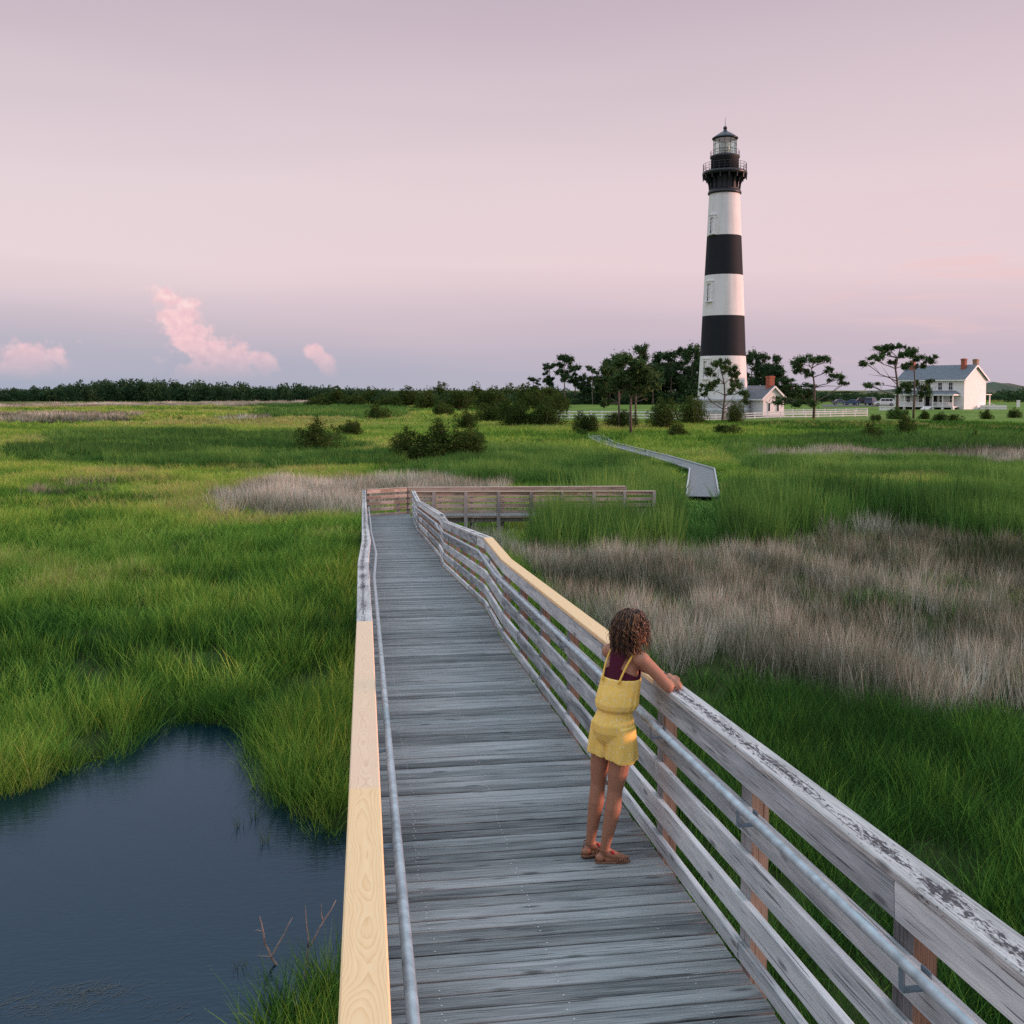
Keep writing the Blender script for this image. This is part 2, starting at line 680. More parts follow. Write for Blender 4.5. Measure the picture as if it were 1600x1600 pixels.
        col = mixc(t, mathn(t, 'MULTIPLY', lr.outputs[0], lichen), col, (0.035, 0.03, 0.035))
    L.new(col, b.inputs['Base Color'])
    b.inputs['Roughness'].default_value = rough
    b.inputs['Specular IOR Level'].default_value = 0.25
    bp = nn(t, 'ShaderNodeBump')
    bp.inputs['Strength'].default_value = 0.5
    bp.inputs['Distance'].default_value = 0.004
    L.new(mathn(t, 'SUBTRACT', g.outputs[0], mathn(t, 'MULTIPLY', ckr.outputs[0], 0.8)), bp.inputs['Height'])
    L.new(bp.outputs[0], b.inputs['Normal'])
    return m


def pine_board(name, a, b_, c, rough=0.7):
    """fresh sawn pine with cathedral figure along local X"""
    m, t, b = new_mat(name)
    L = t.links
    tc = nn(t, 'ShaderNodeTexCoord')
    oi = nn(t, 'ShaderNodeObjectInfo')
    cmb = nn(t, 'ShaderNodeCombineXYZ')
    L.new(mathn(t, 'MULTIPLY', oi.outputs['Random'], 31.0), cmb.inputs[0])
    add = nn(t, 'ShaderNodeVectorMath', operation='ADD')
    L.new(tc.outputs['Object'], add.inputs[0])
    L.new(cmb.outputs[0], add.inputs[1])
    # growth rings cut almost along the trunk: ring radius from (y, z - slow wander of the pith)
    m1 = nn(t, 'ShaderNodeMapping')
    m1.inputs['Scale'].default_value = (1.5, 3, 3)
    L.new(add.outputs[0], m1.inputs[0])
    wn = nn(t, 'ShaderNodeTexNoise')
    wn.inputs['Scale'].default_value = 0.9
    wn.inputs['Detail'].default_value = 2
    L.new(m1.outputs[0], wn.inputs['Vector'])
    sx = nn(t, 'ShaderNodeSeparateXYZ')
    L.new(tc.outputs['Object'], sx.inputs[0])
    depth = mathn(t, 'ADD', 0.012, mathn(t, 'MULTIPLY', wn.outputs[0], 0.11))
    yy = mathn(t, 'ADD', sx.outputs[1], mathn(t, 'MULTIPLY', mathn(t, 'SUBTRACT', wn.outputs[0], 0.5), 0.05))
    rad = mathn(t, 'SQRT', mathn(t, 'ADD', mathn(t, 'MULTIPLY', yy, yy), mathn(t, 'MULTIPLY', depth, depth)))
    m2 = nn(t, 'ShaderNodeMapping')
    m2.inputs['Scale'].default_value = (6, 60, 60)
    L.new(add.outputs[0], m2.inputs[0])
    fn = nn(t, 'ShaderNodeTexNoise')
    fn.inputs['Scale'].default_value = 1.0
    fn.inputs['Detail'].default_value = 5
    L.new(m2.outputs[0], fn.inputs['Vector'])
    ph = mathn(t, 'ADD', mathn(t, 'MULTIPLY', rad, 165.0), mathn(t, 'MULTIPLY', fn.outputs[0], 0.7))
    saw = mathn(t, 'FRACT', ph)
    saw = mathn(t, 'POWER', saw, 2.2)
    v = mathn(t, 'ADD', mathn(t, 'MULTIPLY', saw, 0.50), mathn(t, 'MULTIPLY', fn.outputs[0], 0.48))
    r = ramp(t, [(0.1, a), (0.45, b_), (0.95, c)])
    L.new(v, r.inputs[0])
    st = nn(t, 'ShaderNodeTexNoise')
    st.inputs['Scale'].default_value = 3.0
    st.inputs['Detail'].default_value = 6
    L.new(add.outputs[0], st.inputs['Vector'])
    sr = nn(t, 'ShaderNodeMapRange')
    L.new(st.outputs[0], sr.inputs[0])
    sr.inputs[1].default_value = 0.62
    sr.inputs[2].default_value = 0.8
    col = mixc(t, mathn(t, 'MULTIPLY', sr.outputs[0], 0.35), r.outputs[0], (0.25, 0.2, 0.16))
    L.new(col, b.inputs['Base Color'])
    b.inputs['Roughness'].default_value = rough
    b.inputs['Specular IOR Level'].default_value = 0.3
    bp = nn(t, 'ShaderNodeBump')
    bp.inputs['Strength'].default_value = 0.25
    bp.inputs['Distance'].default_value = 0.002
    L.new(fn.outputs[0], bp.inputs['Height'])
    L.new(bp.outputs[0], b.inputs['Normal'])
    return m


M = {}
M['deck'] = wood('deck_wood', (0.085, 0.095, 0.095), (0.27, 0.29, 0.285), (0.48, 0.505, 0.49), stain=0.36, tone=0.20)
M['deck_low'] = wood('low_deck_wood', (0.07, 0.075, 0.075), (0.17, 0.18, 0.18), (0.30, 0.31, 0.30), tone=0.2)
M['rail'] = wood('rail_wood', (0.15, 0.165, 0.168), (0.41, 0.445, 0.45), (0.68, 0.715, 0.70), stain=0.55, tone=0.3)
M['cap_old'] = wood('weathered_cap_wood', (0.24, 0.24, 0.225), (0.50, 0.50, 0.475), (0.72, 0.71, 0.67), stain=0.45, lichen=0.92, tone=0.2)
M['post_grey'] = wood('post_wood_grey', (0.12, 0.12, 0.12), (0.27, 0.27, 0.27), (0.42, 0.42, 0.41), axis='Z', tone=0.3)
M['post_tan'] = wood('post_wood_tan', (0.10, 0.078, 0.058), (0.21, 0.165, 0.125), (0.33, 0.27, 0.21), axis='Z', tone=0.3)
M['rail_tan'] = wood('rail_wood_tan', (0.20, 0.165, 0.13), (0.40, 0.33, 0.265), (0.55, 0.48, 0.40), tone=0.3)
M['cap_new'] = pine_board('new_pine_cap', (0.88, 0.64, 0.36), (0.83, 0.575, 0.305), (0.68, 0.42, 0.19))
M['cap_pink'] = pine_board('new_pine_cap_pale', (0.82, 0.62, 0.42), (0.78, 0.565, 0.37), (0.64, 0.43, 0.26))
M['steel'] = plain('galvanised_steel', (0.40, 0.46, 0.48), rough=0.52, metal=0.4, var=0.25, scale=14, bump=0.05)
M['bracket'] = plain('bracket_steel', (0.22, 0.30, 0.36), rough=0.5, metal=0.7)
M['nail'] = plain('nail_head', (0.75, 0.76, 0.76), rough=0.4, metal=0.5)
M['white'] = plain('white_paint', (0.80, 0.80, 0.79), rough=0.55, var=0.05, scale=1.2)
M['black'] = plain('black_paint', (0.014, 0.018, 0.024), rough=0.6, var=0.2, scale=1.0)
M['iron'] = plain('black_iron', (0.012, 0.015, 0.02), rough=0.4)
M['trim'] = plain('white_trim', (0.82, 0.82, 0.81), rough=0.5)
M['slate'] = plain('grey_shingle', (0.13, 0.15, 0.17), rough=0.8, var=0.35, scale=3.0)
M['brick'] = plain('red_brick', (0.33, 0.10, 0.06), rough=0.85, var=0.35, scale=9.0)
M['brick_tan'] = plain('tan_brick', (0.36, 0.22, 0.14), rough=0.85, var=0.3, scale=9.0)
M['pane'] = plain('dark_window_glass', (0.02, 0.028, 0.035), rough=0.08)
M['dark'] = plain('dark_opening', (0.012, 0.013, 0.014), rough=0.9)
M['granite'] = plain('grey_granite', (0.45, 0.46, 0.46), rough=0.8, var=0.2, scale=2)
M['bark'] = plain('pine_bark', (0.13, 0.105, 0.085), rough=0.9, var=0.45, scale=5, bump=0.4)
M['deadwood'] = plain('dead_branch_wood', (0.30, 0.25, 0.21), rough=0.9, var=0.4, scale=12)
M['wetwood'] = plain('wet_branch_wood', (0.03, 0.025, 0.02), rough=0.5)

def tower_paint(name, col, streak, amt, rough):
    """limewashed / painted brick with run-off streaks and faint brick courses"""
    m, t, b = new_mat(name)
    tc = nn(t, 'ShaderNodeTexCoord')
    mp = nn(t, 'ShaderNodeMapping')
    mp.inputs['Scale'].default_value = (1.6, 1.6, 0.10)
    t.links.new(tc.outputs['Object'], mp.inputs[0])
    n = nn(t, 'ShaderNodeTexNoise')
    n.inputs['Scale'].default_value = 1.0
    n.inputs['Detail'].default_value = 6
    t.links.new(mp.outputs[0], n.inputs['Vector'])
    n2 = nn(t, 'ShaderNodeTexNoise')
    n2.inputs['Scale'].default_value = 0.7
    n2.inputs['Detail'].default_value = 7
    n2.inputs['Roughness'].default_value = 0.7
    t.links.new(tc.outputs['Object'], n2.inputs['Vector'])
    f = nn(t, 'ShaderNodeMapRange')
    t.links.new(mathn(t, 'ADD', mathn(t, 'MULTIPLY', n.outputs[0], 0.7), mathn(t, 'MULTIPLY', n2.outputs[0], 0.4)), f.inputs[0])
    f.inputs[1].default_value = 0.5
    f.inputs[2].default_value = 0.78
    t.links.new(mixc(t, mathn(t, 'MULTIPLY', f.outputs[0], amt), col, streak), b.inputs['Base Color'])
    b.inputs['Roughness'].default_value = rough
    b.inputs['Specular IOR Level'].default_value = 0.2
    br = nn(t, 'ShaderNodeTexWave', bands_direction='Z')
    br.inputs['Scale'].default_value = 1.6
    t.links.new(tc.outputs['Object'], br.inputs['Vector'])
    bp = nn(t, 'ShaderNodeBump')
    bp.inputs['Strength'].default_value = 0.25
    bp.inputs['Distance'].default_value = 0.02
    t.links.new(mathn(t, 'ADD', br.outputs['Fac'], n2.outputs[0]), bp.inputs['Height'])
    t.links.new(bp.outputs[0], b.inputs['Normal'])
    return m


M['white_tower'] = tower_paint('white_tower_paint', (0.80, 0.80, 0.78), (0.56, 0.54, 0.49), 0.55, 0.6)
M['black_tower'] = tower_paint('black_tower_paint', (0.013, 0.017, 0.022), (0.024, 0.027, 0.031), 0.6, 0.7)

# ------------------------------------------------------------------ ground, water, lawn
def world_noise(t, scale, detail=4, stretch=(1, 1, 1), rough=0.55):
    g = nn(t, 'ShaderNodeNewGeometry')
    mp = nn(t, 'ShaderNodeMapping')
    mp.inputs['Scale'].default_value = stretch
    t.links.new(g.outputs['Position'], mp.inputs[0])
    n = nn(t, 'ShaderNodeTexNoise')
    n.inputs['Scale'].default_value = scale
    n.inputs['Detail'].default_value = detail
    n.inputs['Roughness'].default_value = rough
    t.links.new(mp.outputs[0], n.inputs['Vector'])
    return n.outputs[0]


def ground_material():
    m, t, b = new_mat('marsh_ground')
    n1 = world_noise(t, 0.35, 6)
    n2 = world_noise(t, 0.012, 5, (1, 2.5, 1))
    r1 = ramp(t, [(0.35, (0.018, 0.026, 0.010)), (0.6, (0.04, 0.06, 0.018)), (0.75, (0.06, 0.055, 0.03))])
    t.links.new(n1, r1.inputs[0])
    r2 = ramp(t, [(0.36, (0.055, 0.085, 0.025)), (0.5, (0.10, 0.13, 0.03)), (0.62, (0.15, 0.15, 0.05)), (0.72, (0.17, 0.15, 0.11))])
    t.links.new(n2, r2.inputs[0])
    g = nn(t, 'ShaderNodeNewGeometry')
    ln = nn(t, 'ShaderNodeVectorMath', operation='LENGTH')
    t.links.new(g.outputs['Position'], ln.inputs[0])
    mr = nn(t, 'ShaderNodeMapRange')
    t.links.new(ln.outputs['Value'], mr.inputs[0])
    mr.inputs[1].default_value = 60
    mr.inputs[2].default_value = 200
    t.links.new(mixc(t, mr.outputs[0], r1.outputs[0], r2.outputs[0]), b.inputs['Base Color'])
    b.inputs['Roughness'].default_value = 1.0
    b.inputs['Specular IOR Level'].default_value = 0.05
    return m


def axis_lines(lo_far, lo, hi, hi_far, step, growth=1.13):
    a = list(np.arange(lo, hi + 1e-6, step))
    s = step
    x = hi
    while x < hi_far:
        s *= growth
        x += s
        a.append(x)
    s = step
    x = lo
    pre = []
    while x > lo_far:
        s *= growth
        x -= s
        pre.append(x)
    return np.array(pre[::-1] + a)


gx = axis_lines(-9000, -14, 14, 9000, 0.4, 1.09)
gy = axis_lines(-300, 2, 44, 14000, 0.4, 1.075)
GX, GY = np.meshgrid(gx, gy)
GZ = ground_z(GX.ravel(), GY.ravel()).reshape(GX.shape)
GZ = GZ + np.where(np.hypot(GX, GY) < 70, 0.03 * np.sin(GX * 1.7 + np.sin(GY * 1.3)) * np.cos(GY * 1.9), 0)
nyy, nxx = GX.shape
idx = np.arange(nyy * nxx).reshape(nyy, nxx)
quads = np.stack([idx[:-1, :-1], idx[:-1, 1:], idx[1:, 1:], idx[1:, :-1]], -1).reshape(-1)
ground = np_mesh('ground', np.stack([GX.ravel(), GY.ravel(), GZ.ravel()], 1), quads, 4, ground_material(), smooth_shade=True)
tag(ground, 'dark marsh ground under the grass', None, kind='structure')


def water_material():
    m, t, b = new_mat('pond_water')
    t.nodes.remove(b)
    df = nn(t, 'ShaderNodeBsdfDiffuse')
    df.inputs[0].default_value = (0.004, 0.016, 0.025, 1)
    gl = nn(t, 'ShaderNodeBsdfGlossy')
    gl.inputs[0].default_value = (0.56, 0.82, 1.0, 1)            # blue tint painted into the reflection, so the mauve sky mirrors less purple
    gl.inputs['Roughness'].default_value = 0.03
    fz = nn(t, 'ShaderNodeFresnel')
    fz.inputs['IOR'].default_value = 1.65
    mx = nn(t, 'ShaderNodeMixShader')
    t.links.new(fz.outputs[0], mx.inputs[0])
    t.links.new(df.outputs[0], mx.inputs[1])
    t.links.new(gl.outputs[0], mx.inputs[2])
    t.links.new(mx.outputs[0], t.nodes['Material Output'].inputs[0])
    n = world_noise(t, 6.0, 4, (1.0, 3.2, 1), 0.6)
    n2 = world_noise(t, 1.1, 3, (1.0, 2.2, 1))
    bp = nn(t, 'ShaderNodeBump')
    bp.inputs['Strength'].default_value = 0.15
    bp.inputs['Distance'].default_value = 0.03
    t.links.new(mathn(t, 'ADD', n, mathn(t, 'MULTIPLY', n2, 1.2)), bp.inputs['Height'])
    t.links.new(bp.outputs[0], gl.inputs['Normal'])
    return m


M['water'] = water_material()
wb = MB()
wb.add([(-22, -6, WATER_Z), (4.5, -6, WATER_Z), (4.5, 24, WATER_Z), (-22, 24, WATER_Z)], [(0, 1, 2, 3)])
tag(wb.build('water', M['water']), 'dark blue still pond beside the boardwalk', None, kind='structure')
wb = MB()
xs = [p[0] for p in POOL]
ys = [p[1] for p in POOL]
wb.add([(min(xs) - .6, min(ys) - .6, WATER_Z), (max(xs) + .6, min(ys) - .6, WATER_Z), (max(xs) + .6, max(ys) + .6, WATER_Z), (min(xs) - .6, max(ys) + .6, WATER_Z)], [(0, 1, 2, 3)])
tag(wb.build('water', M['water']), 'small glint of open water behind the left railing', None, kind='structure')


def lawn_material():
    m, t, b = new_mat('mown_lawn')
    n1 = world_noise(t, 0.08, 5, (1, 1, 1))
    r1 = ramp(t, [(0.3, (0.085, 0.15, 0.03)), (0.55, (0.14, 0.22, 0.045)), (0.75, (0.20, 0.24, 0.07))])
    t.links.new(n1, r1.inputs[0])
    t.links.new(r1.outputs[0], b.inputs['Base Color'])
    b.inputs['Roughness'].default_value = 1.0
    b.inputs['Specular IOR Level'].default_value = 0.05
    return m


def polar_sheet(name, x0, x1, nx, z0, z1, nz, lift, mat):
    vs = []
    for j in range(nz + 1):
        Z = z0 + (z1 - z0) * j / nz
        for i in range(nx + 1):
            p = at_depth(x0 + (x1 - x0) * i / nx, 610, Z)
            vs.append((p[0], p[1]))
    vs = np.array(vs)
    z = ground_z(vs[:, 0], vs[:, 1]) + lift
    idx = np.arange((nx + 1) * (nz + 1)).reshape(nz + 1, nx + 1)
    q = np.stack([idx[:-1, :-1], idx[:-1, 1:], idx[1:, 1:], idx[1:, :-1]], -1).reshape(-1)
    return np_mesh(name, np.column_stack([vs, z]), q, 4, mat, smooth_shade=True)


LAWN = (845, 2100, 152, 330)
tag(polar_sheet('lawn', LAWN[0], LAWN[1], 60, LAWN[2], LAWN[3], 40, 0.12, lawn_material()), 'mown green lawn round the lighthouse and the house', None, kind='structure')
M['asphalt'] = plain('asphalt', (0.10, 0.10, 0.10), rough=0.9, var=0.2, scale=0.4)
tag(polar_sheet('parking_area', 1285, 1415, 14, 240, 262, 4, 0.17, M['asphalt']), 'grey parking strip behind the lawn', None, kind='structure')
sea = MB()
sea.add([(-6000, 1500, 0.6), (900, 1500, 0.6), (2600, 13000, 0.6), (-6000, 13000, 0.6)], [(0, 1, 2, 3)])
tag(sea.build('sea', plain('sound_water', (0.05, 0.09, 0.13), rough=0.15)), 'thin strip of open water on the horizon', None, kind='structure')

# ------------------------------------------------------------------ boardwalk
PROF = [(-2.0, 3.50), (13.9, 2.58), (16.0, 2.58), (24.6, 1.75), (26.0, 1.75), (35.4, 1.05), (37.0, 0.90), (43.2, 0.88)]
KINKS = [13.9, 16.0, 24.6, 26.0, 35.4, 37.0]


def deck_z(y):
    return float(np.interp(y, [p[0] for p in PROF], [p[1] for p in PROF]))


def slope(y):
    return (deck_z(y + .02) - deck_z(y - .02)) / .04


def lat(y):
    return float(np.interp(y, [0, 9, 12, 13.9, 16, 20, 24, 42], [-.01, -.008, -.018, -.028, .022, .012, 0, -.012]))


_bm = {}


def board_mesh(Ln, w, h, ch, mats, bow=0):
    key = (round(Ln, 3), w, h, ch, tuple(m.name for m in mats))
    if key not in _bm:
        b = MB()
        b.beam((-Ln / 2, 0, 0), (Ln / 2, 0, 0), w, h, (0, 0, 1), ch)
        me = b.mesh('board')
        for m in mats:
            me.materials.append(m)
        _bm[key] = me
    return _bm[key]


def board(name, a, b, w, h, mat, parent, ch=0.004, roll=0.0):
    """board between two points, its own object with the grain along local X"""
    a = Vector(a)
    b = Vector(b)
    d = (b - a)
    Ln = d.length
    d.normalize()
    s = Vector((0, 0, 1)).cross(d).normalized()
    u = d.cross(s)
    Mx = Matrix((d, s, u)).transposed().to_4x4()
    Mx.translation = (a + b) / 2 - parent.location
    o = bpy.data.objects.new(name, board_mesh(Ln, w, h, ch, [mat]))
    link(o, parent)
    o.matrix_local = Mx @ Matrix.Rotation(roll, 4, 'X')
    return o


BW = empty('boardwalk', (0.95, 2.5, 0.0), 0, 'weathered grey wooden boardwalk with railings that ramps down through the marsh', 'boardwalk')
bwl = BW.location

# deck boards
PITCHB = 0.131
boards = {}
rest = MB()
yb = 1.7
for i in range(316):
    z = deck_z(yb) - 0.019
    sl = math.atan(slope(yb))
    if i < 300:
        Lb = random.choice((1.786, 1.79, 1.795))
        me = board_mesh(Lb, random.choice((0.114, 0.1155, 0.117)), 0.038, 0.005, [M['deck']])
        o = share('deck_board', me, BW)
        o.location = Vector((0.96 + random.uniform(-.005, .005), yb, z + random.uniform(-.003, .0025))) - bwl
        o.rotation_euler = (sl + random.uniform(-.006, .006), random.uniform(-.001, .001), random.uniform(-.0022, .0022))
    elif yb < 42.6:
        rest.beam((0.067, yb, z), (1.853, yb, z), 0.115, 0.038, (0, -math.sin(sl), math.cos(sl)))
    yb += PITCHB
xb = 1.99
while xb < 12.6:                                                   # the leg that turns right, mostly behind the grass
    rest.beam((xb, 41.19, 0.861), (xb, 42.70, 0.861), 0.115, 0.038)
    xb += PITCHB
o = rest.build('deck_board', M['deck'], BW)
o.data.transform(Matrix.Translation(-bwl))
tag(o, kind='stuff')
# nails, two per board over each of three bearers
nb = MB()
yb = 1.7
for i in range(190):
    for xn in (0.33, 0.92, 1.56):
        for dy in (-.028, .028):
            if random.random() < 0.12:
                continue
            x = xn + random.uniform(-.014, .014) + .012 * math.sin(i * .31)
            y = yb + dy + random.uniform(-.006, .006)
            z = deck_z(y) + 0.0025
            nb.add([(x + .0042 * math.cos(a), y + .0042 * math.sin(a), z) for a in (0, 1.05, 2.1, 3.14, 4.19, 5.24)], [(0, 1, 2, 3, 4, 5)])
    yb += PITCHB
o = nb.build('nail_heads', M['nail'], BW)
o.data.transform(Matrix.Translation(-bwl))
tag(o, kind='stuff')

# bearers under the deck
segs = [(1.6, 13.9), (13.9, 16.0), (16.0, 24.6), (24.6, 26.0), (26.0, 35.4), (35.4, 37.0), (37.0, 42.6)]
for a, b in segs:
    for x in (0.14, 0.95, 1.76):
        board('bearer', (x, a, deck_z(a + .01) - .142), (x, b, deck_z(b - .01) - .142), 0.05, 0.2, M['post_grey'], BW)
for x0, x1 in ((2.0, 7.2), (7.2, 12.6)):
    for y in (41.3, 42.0, 42.6):
        board('bearer', (x0, y, .74), (x1, y, .74), 0.05, 0.2, M['post_grey'], BW)

# posts: tall, from the mud to under the cap
STN = [0.31 + 1.52 * k for k in range(28)]
_pm = {}


def post(x, y, ztop, parent, sx=0.089, sy=0.14, zbot=-0.5):
    key = (round(ztop - zbot, 2), sx, sy)
    if key not in _pm:
        b = MB()
        h = key[0]
        b.box(-sx / 2, sx / 2, -sy / 2, sy / 2, -h, 0)
        me = b.mesh('post')
        me.materials.append(M['post_grey'])
        me.materials.append(M['post_tan'])
        for p in me.polygons:
            if abs(p.normal.y if sx < sy else p.normal.x) > .5:
                p.material_index = 1
        _pm[key] = me
    return share('post', _pm[key], parent, Vector((x, y, ztop)) - parent.location)


for y in STN:
    if y > 41:
        continue
    zt = deck_z(y) + 1.058
    post(lat(y) - 0.0245 - .002, y, zt - .004, BW)
    post(1.9445, y, zt - .004, BW)

# planks on the inner faces of the posts
ROWS = [(0.006, 0.096), (0.197, 0.337), (0.440, 0.580), (0.680, 0.820), (0.921, 1.061)]


def breaks(off, y0, y1):
    bs = [y0]
    y = STN[0] + 1.52 * off
    while y < y1:
        if y > y0 + .8 and all(abs(y - k) > 1.0 for k in KINKS) and y1 - y > .8:
            bs.append(y)
        y += 1.52 * 3
    bs += [k for k in KINKS if y0 + .3 < k < y1 - .3]
    return sorted(bs + [y1])


def rail_mat(y):
    return M['rail']


for side, xc in (('l', 0.0395), ('r', 1.8805)):
    for r, (z0, z1) in enumerate(ROWS):
        bs = breaks((r * 2 + (0 if side == 'r' else 1)) % 3, 0.25, 41.0 if side == 'r' else 41.75)
        for a, b in zip(bs[:-1], bs[1:]):
            xa = xc + (lat(a) if side == 'l' else 0) + random.uniform(-.002, .002)
            xb_ = xc + (lat(b) if side == 'l' else 0) + random.uniform(-.002, .002)
            zm = (z0 + z1) / 2
            board('rail_plank', (xa, a + .003, deck_z(a + .01) + zm), (xb_, b - .003, deck_z(b - .01) + zm), 0.038, z1 - z0, M['rail'], BW)

# caps
CAPL = [(.2, 4.56, 'cap_new'), (4.56, 9.09, 'cap_pink'), (9.09, 13.9, 'cap_old'), (13.9, 16.0, 'cap_old'), (16.0, 20.3, 'cap_old'), (20.3, 24.6, 'cap_old'),
        (24.6, 26.0, 'cap_old'), (26.0, 30.7, 'cap_old'), (30.7, 35.4, 'cap_old'), (35.4, 37.0, 'cap_old'), (37.0, 41.85, 'cap_old')]
CAPR = [(.2, 4.95, 'cap_old'), (4.95, 6.42, 'cap_old'), (6.42, 10.2, 'cap_new'), (10.2, 13.9, 'cap_new'), (13.9, 16.0, 'cap_new'), (16.0, 20.3, 'cap_old'),
        (20.3, 24.6, 'cap_old'), (24.6, 26.0, 'cap_old'), (26.0, 30.7, 'cap_old'), (30.7, 35.4, 'cap_old'), (35.4, 37.0, 'cap_old'), (37.0, 41.05, 'cap_old')]
for caps, xf in ((CAPL, lambda y: lat(y)), (CAPR, lambda y: 1.9285)):
    for a, b, mk in caps:
        board('cap_board', (xf(a), a + .0015, deck_z(a + .01) + 1.082), (xf(b), b - .0015, deck_z(b - .01) + 1.082), 0.145 if caps is CAPR else 0.14, 0.038,
              M[mk], BW, ch=0.006)

# far corner: back railing and front railing of the leg that turns right
def fence_run(p0, p1, ztop0, ztop1, inner, post_ts, cap_w=0.14):
    p0 = Vector(p0)
    p1 = Vector(p1)
    d = (p1 - p0).normalized()
    n = Vector((-d.y, d.x)) * inner
    along_x = abs(d.x) > .7
    for t in post_ts:
        q = p0.lerp(p1, t) - n * 0.065
        post(q.x, q.y, ztop0 + (ztop1 - ztop0) * t - .042, BW, 0.14, 0.089)
    for (z0, z1) in ROWS:
        k = 3
        for i in range(k):
            a = p0.lerp(p1, i / k)
            b = p0.lerp(p1, (i + 1) / k)
            za = ztop0 + (ztop1 - ztop0) * i / k - 1.10
            zb = ztop0 + (ztop1 - ztop0) * (i + 1) / k - 1.10
            zm = (z0 + z1) / 2
            board('rail_plank', (a.x + d.x * .003, a.y + d.y * .003, za + zm), (b.x - d.x * .003, b.y - d.y * .003, zb + zm), .038, z1 - z0, M['rail_tan'], BW)
    a = p0 - n * 0.04
    b = p1 - n * 0.04
    board('cap_board', (a.x, a.y, ztop0 - .018), (b.x, b.y, ztop1 - .018), cap_w, .038, M['rail_tan'], BW)


fence_run((0.09, 41.93), (1.75, 42.72), 1.985, 1.975, -1, (0.04, 0.8))
fence_run((1.79, 42.74), (11.06, 42.74), 1.975, 1.90, -1, [i / 7 for i in range(8)])
fence_run((1.99, 41.10), (11.9, 41.10), 1.968, 1.85, 1, [(x - 1.99) / 9.91 for x in (2.75, 4.03, 5.36, 6.7, 8.0, 9.3, 10.6, 11.84)])

# pipe handrails on brackets
def handrail(x, inward, y0, y1):
    hb = MB()
    pts = []
    hz = 0.885
    ys = [y0] + [k for k in KINKS if y0 < k < y1] + [y1]
    full = []
    for y in ys:
        if y in KINKS:
            for dy in (-.12, -.04, .04, .12):
                full.append(y + dy)
        else:
            full.append(y)
    for y in full:
        pts.append((x + (lat(y) if x < 1 else 0), y, deck_z(y) + hz))
    ex, ey, ez = pts[-1]
    # the end loops down and back to the railing
    pts += [(ex, ey + .10, ez - .01), (ex - inward * .02, ey + .14, ez - .05), (ex - inward * .02, ey + .14, ez - .24), (ex - inward * .02, ey + .08, ez - .28)]
    hb.tube(pts, 0.0215, 12)
    hr = hb.build('handrail', M['steel'], BW, True)
    hr.data.transform(Matrix.Translation(-bwl))
    k = 0
    bb = MB()
    # one bracket: plate on the plank, arm out, up to the pipe
    bb.box(-.004, .004, -.028, .028, -.11, -.03)
    bb.beam((0, 0, -.095), (-.088, 0, -.095), .03, .008)
    bb.beam((-.088, 0, -.099), (-.088, 0, -.02), .03, .008, up=(1, 0, 0))
    bb.tube([(-.006, .016, -.05), (-.016, .016, -.05)], .008, 6)
    bb.tube([(-.006, -.016, -.095), (-.016, -.016, -.095)], .008, 6)
    me = bb.mesh('bracket')
    me.materials.append(M['bracket'])
    for y in STN:
        if y < y0 + .1 or y > y1 - .1:
            continue
        yy = y - .22
        o = bpy.data.objects.new('bracket', me)
        link(o, hr)
        o.location = Vector((x + inward * .086 + (lat(yy) if x < 1 else 0), yy, deck_z(yy) + hz)) - bwl
        o.rotation_euler = (math.atan(slope(yy)), 0, 0 if inward > 0 else PI)
        k += 1


handrail(1.772, 1, 0.4, 37.3)
handrail(0.148, -1, 0.4, 37.3)

# the low walkway that goes on towards the lighthouse
LW = empty('low_boardwalk', (13.0, 44.0, 0), 0, 'narrow low boardwalk winding through green marsh grass towards the lighthouse', 'boardwalk')
cl = []
for (x, y) in [(1098, 776), (1097, 734), (1030, 714), (985, 702), (950, 692.5), (932, 683), (931, 679)]:
    p = on_ground(x, y + 0)
    q = on_z(x, y, gz(p[0], p[1]) + .22)
    cl.append(Vector((q[0], q[1], gz(q[0], q[1]) + .22)))
dk = MB()
cb = MB()
js = MB()
for i in range(len(cl) - 1):
    a, b = cl[i], cl[i + 1]
    d = (b - a)
    Ls = d.length
    d.normalize()
    s = Vector((d.y, -d.x, 0)).normalized()
    n = int(Ls / 0.15)
    hw = 0.93
    for k in range(n):
        c = a + d * (k + .5) * Ls / n
        dk.beam(c - s * hw, c + s * hw, Ls / n - .012, .04)
    for sg in (-1, 1):
        cb.beam(a + s * sg * (hw - .05) + Vector((0, 0, .10)), b + s * sg * (hw - .05) + Vector((0, 0, .10)), .09, .09)
        js.beam(a + s * sg * (hw - .15) - Vector((0, 0, .11)), b + s * sg * (hw - .15) - Vector((0, 0, .11)), .06, .16)
        m_ = max(1, int(Ls / 3))
        for k in range(m_):
            c = a + d * (k + .5) * Ls / m_ + s * sg * (hw - .15)
            js.box(c.x - .06, c.x + .06, c.y - .06, c.y + .06, gz(c.x, c.y) - .3, c.z - .03)
for nm, b_, mt, kd in (('deck_board', dk, M['deck_low'], 'stuff'), ('kerb_rail', cb, M['rail'], None), ('bearer', js, M['post_grey'], None)):
    o = b_.build(nm, mt, LW)
    o.data.transform(Matrix.Translation(-LW.location))
    if kd:
        tag(o, kind=kd)

# ------------------------------------------------------------------ lighthouse
def px_m(Z):
    return Z / F


def thing_frame(x, y, Z):
    """origin on the ground under a pixel column, local +X to the camera's right, local +Y away"""
    p = at_depth(x, y, Z)
    az = math.atan2(p[0], p[1])
    return Vector((p[0], p[1], gz(p[0], p[1]))), -az


